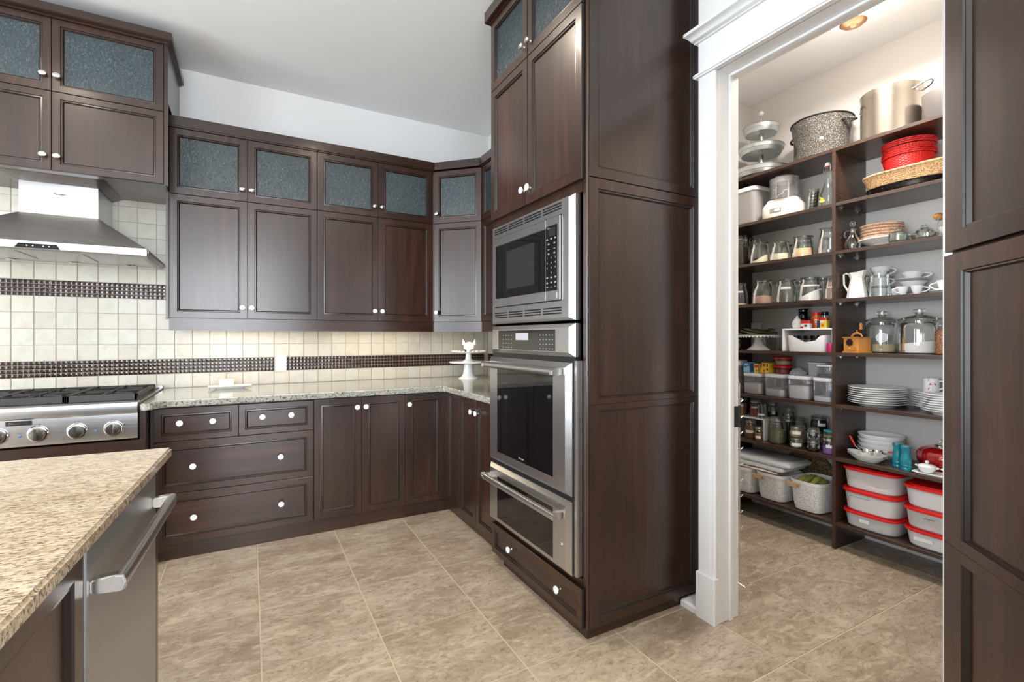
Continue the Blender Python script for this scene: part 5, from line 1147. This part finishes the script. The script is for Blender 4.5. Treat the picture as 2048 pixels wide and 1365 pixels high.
# ---- fifth shelf, right
z = SH[4]
t = thing('coffee_grinder', 'orange wooden box coffee grinder with crank knob', 'coffee grinder', (3.145, 1.512, z + E1), R(-14))
lpart('base', MB().box(-.052, .052, -.054, .054, 0, .008), 'orange_wood', t, bevel=.002); lpart('body', MB().box(-.045, .045, -.047, .047, .008, .086), 'orange_wood', t, bevel=.001)
lpart('top_board', MB().box(-.052, .052, -.054, .054, .086, .093), 'orange_wood', t, bevel=.002)
dw = lpart('drawer', MB().box(-.048, -.0455, -.032, .036, .012, .034), 'orange_wood', t, bevel=.001); lpart('drawer_knob', MB().ball((-.053, .004, .023), .0062, 12, 8), 'orange_wood', dw)
lpart('window', MB().loft([(.020, .045), (.0205, .0475), (.017, .0485)], 2, 26, (0, 0, 0), axis='x').xf(Matrix.Translation((-.094, .008, .061))), 'black', t)
lpart('emblem', MB().tube([(-.0462, .008 + .012 * math.cos(a), .061 + .012 * math.sin(a)) for a in [2 * PI * i / 18 for i in range(18)]], .0014, 6, closed=True), 'bronze', t)
lpart('arch', MB().tube([(0, .032, .094), (0, .026, .106), (0, .012, .114), (0, -.012, .114), (0, -.026, .106), (0, -.032, .094)], .0042, 8, flat=1.6), 'orange_wood', t)
lpart('hub', MB().loft([(.011, .113), (.012, .118), (.006, .124), (.0035, .128), (.0035, .136)], 2, 18), 'orange_wood', t)
cr_ = lpart('crank', MB().tube([(0, .002, .132), (0, -.012, .133), (0, -.024, .137)], .0028, 8), 'iron', t); lpart('crank_knob', MB().loft([(.007, .136), (.0098, .142), (.0065, .152), (.0085, .160), (.0095, .168), (.006, .175), (.0002, .177)], 2, 18, (0, -.024, 0)), 'orange_wood', cr_)
def cookie_jar(x, y, r, h, fill, level, label, gm='glass'):
    t = thing('lidded_jar', label, 'jar', (x, y, z + E1), 0, 'big lidded glass jars')
    P = [(r * .86, 0), (r * .97, .008), (r, .03), (r, h * .58), (r * .96, h * .66), (r * .88, h * .70), (r * .90, h * .715)]
    lpart('body', MB().loft(P, 2, 40, cap=(True, False)), gm, t)
    ld = lpart('lid', MB().loft([(r * .80, h * .68), (r * .80, h * .74), (r * 1.08, h * .755), (r * 1.1, h * .775), (r * .75, h * .825), (r * .3, h * .86), (r * .22, h * .875)], 2, 40, cap=(False, True)), 'glass_green' if gm == 'glass' else gm, t)
    lpart('lid_knob', MB().loft([(r * .2, h * .875), (r * .22, h * .89), (r * .32, h * .93), (r * .32, h * .98), (r * .25, h), (.0002, h)], 2, 24), 'glass', ld)
    if fill: lpart('contents', fill_mb(P, h * level, -.12 if fill == 'flour' else 0, 90), fill, t)
    return t
cookie_jar(3.305, 1.455, .083, .245, 'beige_grain', .21, 'big lidded jar of beige grain behind the coffee grinder')
single('scale_disc', MB().loft([(.032, 0), (.033, .003), (.030, .012), (.029, .012), (.0002, .010)], 2, 30).xf(Matrix.Rotation(R(-80), 4, 'Y')), 'tin', 'round metal measuring cup standing inside the grain jar', 'measuring cup', (3.262, 1.435, z + .087), R(12))
cookie_jar(3.245, 1.250, .089, .248, 'flour', .25, 'big lidded jar of white flour, middle of fifth shelf')
t = thing('grain_jar', 'amber jar packed with brown grains at the right edge', 'jar', (3.19, 1.092, z + E1))
lpart('body', MB().loft([(.058, 0), (.062, .006), (.062, .115), (.052, .135), (.05, .150)], 3.2, 32, cap=(True, False)), 'glass', t); lpart('contents', MB().loft([(.055, .002), (.0605, .008), (.0605, .112), (.05, .13), (.0002, .131)], 3.2, 32), 'amber_grain', t)
lpart('lid', MB().loft([(.052, .15), (.052, .16), (.03, .168), (.0002, .170)], 2, 28), 'glass', t); lpart('handle', MB().tube([(0, .02, .168), (0, .022, .185), (0, .0, .195), (0, -.022, .185), (0, -.02, .168)], .003, 8), 'iron', t)
# ---- sixth shelf, right
z = SH[5]
def plates(x, y, n, rx, ry, gap, label, group, foot=.6):
    for i in range(n):
        single('dinner_plate', MB().loft([(rx * foot, ry * foot, 0), (rx * (foot + .03), ry * (foot + .03), .004), (rx * (foot + .12), ry * (foot + .12), .010), (rx * .985, ry * .985, .021), (rx, ry, .0225), (rx * .99, ry * .99, .0245), (rx * .8, ry * .8, .017), (rx * foot, ry * foot, .0085), (.0002, .0002, .0085)], 2, 48), 'porcelain', label % ORD(i, n), 'plate', (x + .0015 * (-1) ** i, y + .002 * math.sin(i * 2.1), z + E1 + gap * i), i * .5 if rx == ry else 0, group)
plates(3.232, 1.448, 8, .141, .141, .0125, 'white dinner plate, %s of the left stack of eight', 'left stack of dinner plates')
plates(3.186, 1.105, 8, .105, .105, .0120, 'white side plate, %s of the front right stack', 'front right stack of plates')
plates(3.336, 1.228, 7, .088, .088, .0128, 'white plate, %s of the back right stack under the mug', 'back right stack of plates')
t = thing('mug', 'white mug printed with a red mushroom and hearts', 'mug', (3.312, 1.222, z + .0995), R(0))
lpart('body', MB().loft([(.035, 0), (.037, .003), (.037, .076), (.0355, .078), (.034, .076), (.034, .006), (.0002, .005)], 2, 36), 'porcelain', t)
lpart('handle', MB().tube([(.0, -.036, .062), (0, -.052, .064), (0, -.062, .05), (0, -.055, .028), (0, -.036, .016)], .0042, 10), 'porcelain', t)
def wrap(pts, m_, nm, r=.0373): 
    lpart(nm, MB().add([(math.cos(R(208) + a / r) * r, math.sin(R(208) + a / r) * r, b) for a, b in pts], [tuple(range(len(pts)))]), m_, t)
wrap([(-.016, .043), (-.010, .052), (0, .057), (.010, .054), (.016, .046), (.019, .040), (.010, .043), (0, .044), (-.008, .042)], 'magenta_print', 'mushroom_cap')
wrap([(-.002, .043), (.003, .043), (.004, .018), (-.003, .018)], 'label_white', 'mushroom_stem', .0374)
wrap([(-.020, .022), (-.012, .027), (0, .026), (.002, .014), (-.010, .008), (-.018, .012)], 'red_print', 'red_print'); wrap([(-.018, .064), (-.021, .069), (-.018, .071), (-.015, .069), (-.012, .071), (-.010, .068)][::1], 'red_print', 'heart')
# ---- seventh shelf, right
z = SH[6]
for i in range(4):
    rx, ry = .098, .118
    single('serving_bowl', MB().loft([(rx * .5, ry * .5, 0), (rx * .55, ry * .55, .004), (rx * .86, ry * .86, .030), (rx, ry, .058), (rx * 1.0, ry, .0605), (rx * .96, ry * .96, .0595), (rx * .82, ry * .82, .033), (rx * .45, ry * .45, .010), (.0002, .0002, .010)], 2, 48), 'porcelain', 'large white oval bowl behind the steel cups, %s of its stack' % ORD(i, 4), 'bowl', (3.315, 1.465, z + E1 + .0265 * i), 0, 'stacked large white bowls')
for i in range(2):
    single('oval_dish', MB().loft([(.03, .055, 0), (.034, .06, .003), (.058, .10, .026), (.061, .104, .029), (.057, .099, .0285), (.032, .056, .007), (.0002, .0002, .007)], 2, 40, squash=lambda x, y, j: abs(y) * .09 if j in (2, 3, 4) else 0), 'porcelain', ('lower' if i == 0 else 'upper') + ' white boat-shaped dish under the steel measuring cups', 'dish', (3.148, 1.462, z + E1 + .0125 * i), R(-6), 'white boat dishes')
def mcup(x, y, zz, r, h, a, up, ln, label):
    t = thing('measuring_cup', label, 'measuring cup', (x, y, zz), 0, 'steel measuring cups with red handles')
    lpart('bowl', MB().loft([(r * .7, 0), (r * .78, .002), (r, h), (r * .97, h), (r * .72, .004), (.0002, .004)], 2, 28), 'chrome', t)
    d_ = Vector((math.cos(R(a)), math.sin(R(a)), 0)); p0 = d_ * r + Vector((0, 0, h)); p1 = p0 + d_ * .02 + Vector((0, 0, up * .3)); p2 = p1 + d_ * ln + Vector((0, 0, up))
    hd = lpart('handle', MB().tube([p0, p1], .0035, 8), 'chrome', t); lpart('handle_grip', MB().tube([p1, (p1 + p2) / 2, p2], [.0045, .006, .006], 10), 'red_plastic', hd)
mcup(3.142, 1.462, z + .025, .040, .040, 88, .052, .030, 'front steel measuring cup with raised red handle')
mcup(3.172, 1.425, z + .029, .033, .036, -78, .004, .062, 'rear steel measuring cup, red handle pointing right')
for (x, y, l_) in ((3.165, 1.318, 'left of two turquoise ceramic mills'), (3.125, 1.262, 'right of two turquoise ceramic mills')):
    single('pepper_mill', MB().loft([(.024, 0), (.0255, .004), (.0255, .012), (.0235, .016), (.0265, .022), (.0265, .030), (.0255, .033), (.0265, .036), (.0245, .06), (.0195, .09), (.0185, .105), (.0205, .112), (.024, .118), (.0245, .126), (.021, .131), (.0002, .132)], 2, 34), 'teal', l_, 'mill', (x, y, z + E1), 0, 'turquoise mills')
t = thing('tomato_pot', 'glossy red enamel pot shaped like a ribbed tomato', 'pot', (3.295, 1.165, z + E1))
def ribbed(prof):
    mb = MB().loft(prof, 2, 72)
    mb.v = [(x * (1 - .045 * abs(math.cos(4 * math.atan2(y, x))) ** 3), y * (1 - .045 * abs(math.cos(4 * math.atan2(y, x))) ** 3), zz) for x, y, zz in mb.v]; return mb
lpart('body', ribbed([(.07, 0), (.085, .005), (.108, .04), (.114, .072), (.112, .078)]), 'red_enamel', t); lpart('lid', ribbed([(.113, .079), (.112, .09), (.095, .112), (.06, .126), (.02, .122), (.0002, .120)]), 'red_enamel', t)
lpart('stem_handle', MB().tube([(0, .012, .12), (0, .016, .145), (0, .006, .158), (0, -.016, .160), (0, -.028, .15)], .005, 10), 'chrome', t); 
lf_ = MB()
for i in range(5): a = 2 * PI * i / 5; lf_.tube([(0, 0, .124), (math.cos(a) * .02, math.sin(a) * .02, .128), (math.cos(a) * .045, math.sin(a) * .045, .130)], [.006, .006, .001], 6, flat=.5)
lpart('calyx', lf_, 'chrome', t)
single('rectangular_platter', MB().loft([(.038, .125, 0), (.041, .13, .003), (.048, .145, .008), (.047, .144, .0105), (.038, .125, .006), (.0002, .0002, .006)], 8, 36), 'porcelain', 'long white platter at the shelf edge under the lidded pots', 'plate', (3.135, 1.085, z + E1), 0)
for (y, l_) in ((1.175, 'small white lidded pot on the long platter, fully seen'), (1.065, 'small white lidded pot cut off by the right edge')):
    t = thing('mini_pot', l_, 'pot', (3.135, y, z + .0072), 0, 'small white lidded pots')
    lpart('bowl', MB().loft([(.020, 0), (.024, .002), (.036, .018), (.040, .032)], 2, 30), 'porcelain', t); ld = lpart('lid', MB().loft([(.0415, .0325), (.040, .036), (.024, .044), (.0002, .047)], 2, 30), 'porcelain', t); lpart('lid_knob', MB().ball((0, 0, .055), .0095, 14, 10), 'porcelain', ld)
    lpart('ear_handle', MB().tube([(0, .038, .028), (0, .048, .031), (0, .05, .034)], .005, 8).tube([(0, -.038, .028), (0, -.048, .031), (0, -.05, .034)], .005, 8), 'porcelain', t)
# ---- bottom shelf, right: red-lidded tubs
z = SH[7]
def tub(x, y, zz, rx, ry, h, fill, level, label, body='frosted_plastic', lab=None, note=None, tilt=0):
    t = thing('storage_tub', label, 'tub', (x, y, zz + E1), 0, 'red-lidded storage tubs on the bottom shelf')
    P = [(rx * .80, ry * .84, 0), (rx * .86, ry * .88, .008), (rx * .92, ry * .94, h * .8), (rx * .97, ry * .975, h * .85)]
    lpart('body', MB().loft(P, 4, 48, cap=(True, False)), body, t)
    lpart('lid', MB().loft([(rx * .99, ry * .99, h * .845), (rx * 1.0, ry * 1.0, h * .86), (rx * 1.0, ry * 1.0, h * .955), (rx * .965, ry * .97, h * .97), (rx * .95, ry * .955, h * .955), (rx * .85, ry * .87, h * .958), (rx * .82, ry * .84, h), (.0002, .0002, h)], 4, 48), 'red_plastic', t)
    if fill: n = 4; lpart('contents', MB().loft([(rx * .79, ry * .83, .002), (rx * .85, ry * .87, .009), (rx * (.86 + .05 * level), ry * (.875 + .055 * level), h * level), (.0002, .0002, h * level)], 4, 48, squash=lambda a, b, j: (tilt * (.5 * math.sin(a * 23 + 1) + .5 * math.sin(b * 29)) if j == 2 else 0)), fill, t)
    if lab: lpart('label', MB().box(-rx * .925 - .001, -rx * .925 - .0002, lab[0], lab[1], h * lab[2], h * lab[3]).xf(Matrix.Translation((.006, 0, 0)) if False else Matrix.Identity(4)), 'label_white', t)
    if note: lpart('handwriting', MB().tube([(-rx * .93 - .001, note[0] + (note[1] - note[0]) * i / 24, h * note[2] + .0022 * math.sin(i * 2.3) * (1 if i % 7 else 0)) for i in range(25)], .0008, 4), 'mark_dark', t)
tub(3.232, 1.438, z, .145, .150, .096, 'grey_plastic', .5, 'lowest tub of the left stack, shallow and grey', lab=(-.01, .04, .42, .62))
tub(3.232, 1.438, z + .0965, .148, .152, .128, 'flour', .74, 'middle tub of the left stack, full of flour', note=(-.02, .09, .66))
tub(3.232, 1.438, z + .225, .148, .152, .128, 'flour', .40, 'topmost tub of the left stack, unevenly half full of flour', tilt=.022)
tub(3.225, 1.125, z, .145, .155, .096, 'flour', .7, 'lowest tub of the right stack, shallow with cream goods', lab=(.01, .09, .4, .6))
tub(3.225, 1.125, z + .0965, .148, .157, .112, 'grey_plastic', .3, 'middle tub of the right stack, nearly empty', note=(.0, .045, .6), tilt=.01)
tub(3.225, 1.125, z + .209, .148, .157, .118, 'flour', .74, 'topmost tub of the right stack, full of cream flour')
# ---- rack hanging on the pantry door
t = thing('door_rack', 'thin wire organiser hanging on the back of the pantry door', 'rack', (0, 0, 0))
mb = MB()
P_ = lambda u, d, zz: fl_(u, d, zz)
for u in (.105, .62): mb.tube([P_(u, .016, .10), P_(u, .016, 1.05)], .0022, 6)
for i in range(12): zz = .14 + i * .075; mb.tube([P_(.09, .010, zz), P_(.08, .022, zz), P_(.09, .030, zz + .008), P_(.105, .020, zz)], .0018, 6)
for zz in (.15, .45, .75, 1.04): mb.tube([P_(.105, .016, zz), P_(.62, .016, zz)], .002, 6)
part('wire_frame', mb, 'chrome', t)
part('hook', MB().tube([P_(.10, .003, .10), P_(.09, .04, .085), P_(.08, .052, .11)], .003, 6), 'chrome', t)
# ---- out-of-view ceiling lights, added as general fill for the kitchen
for i, (x, y) in enumerate(FILL_DOWN):
    t = thing('fill_downlight', 'added round ceiling fill light, number %d' % (i + 1) if False else 'added out-of-view ceiling fill light with white trim ring, %s' % ('above the drawers', 'above the corner worktop', 'far left of the island', 'over the island', 'in front of the tower', 'behind the camera, right', 'behind the camera, left')[i], 'ceiling light', (x, y, ZC), 0, 'added ceiling fill lights')
    lpart('trim_ring', MB().loft([(.085, 0), (.085, -.004), (.062, -.006), (.06, -.001)], 2, 28, cap=(False, False)), 'trim_white', t)
    lpart('lens', MB().loft([(.06, -.0012), (.0002, -.0014)], 2, 24), 'led', t)
    l = bpy.data.lights.new('fill_spot', 'SPOT'); l.energy = 74; l.color = WARM; l.spot_size = R(150); l.spot_blend = .9; l.shadow_soft_size = .07
    o = bpy.data.objects.new('fill_spot', l); o.location = (x, y, ZC - .03); C.objects.link(o)
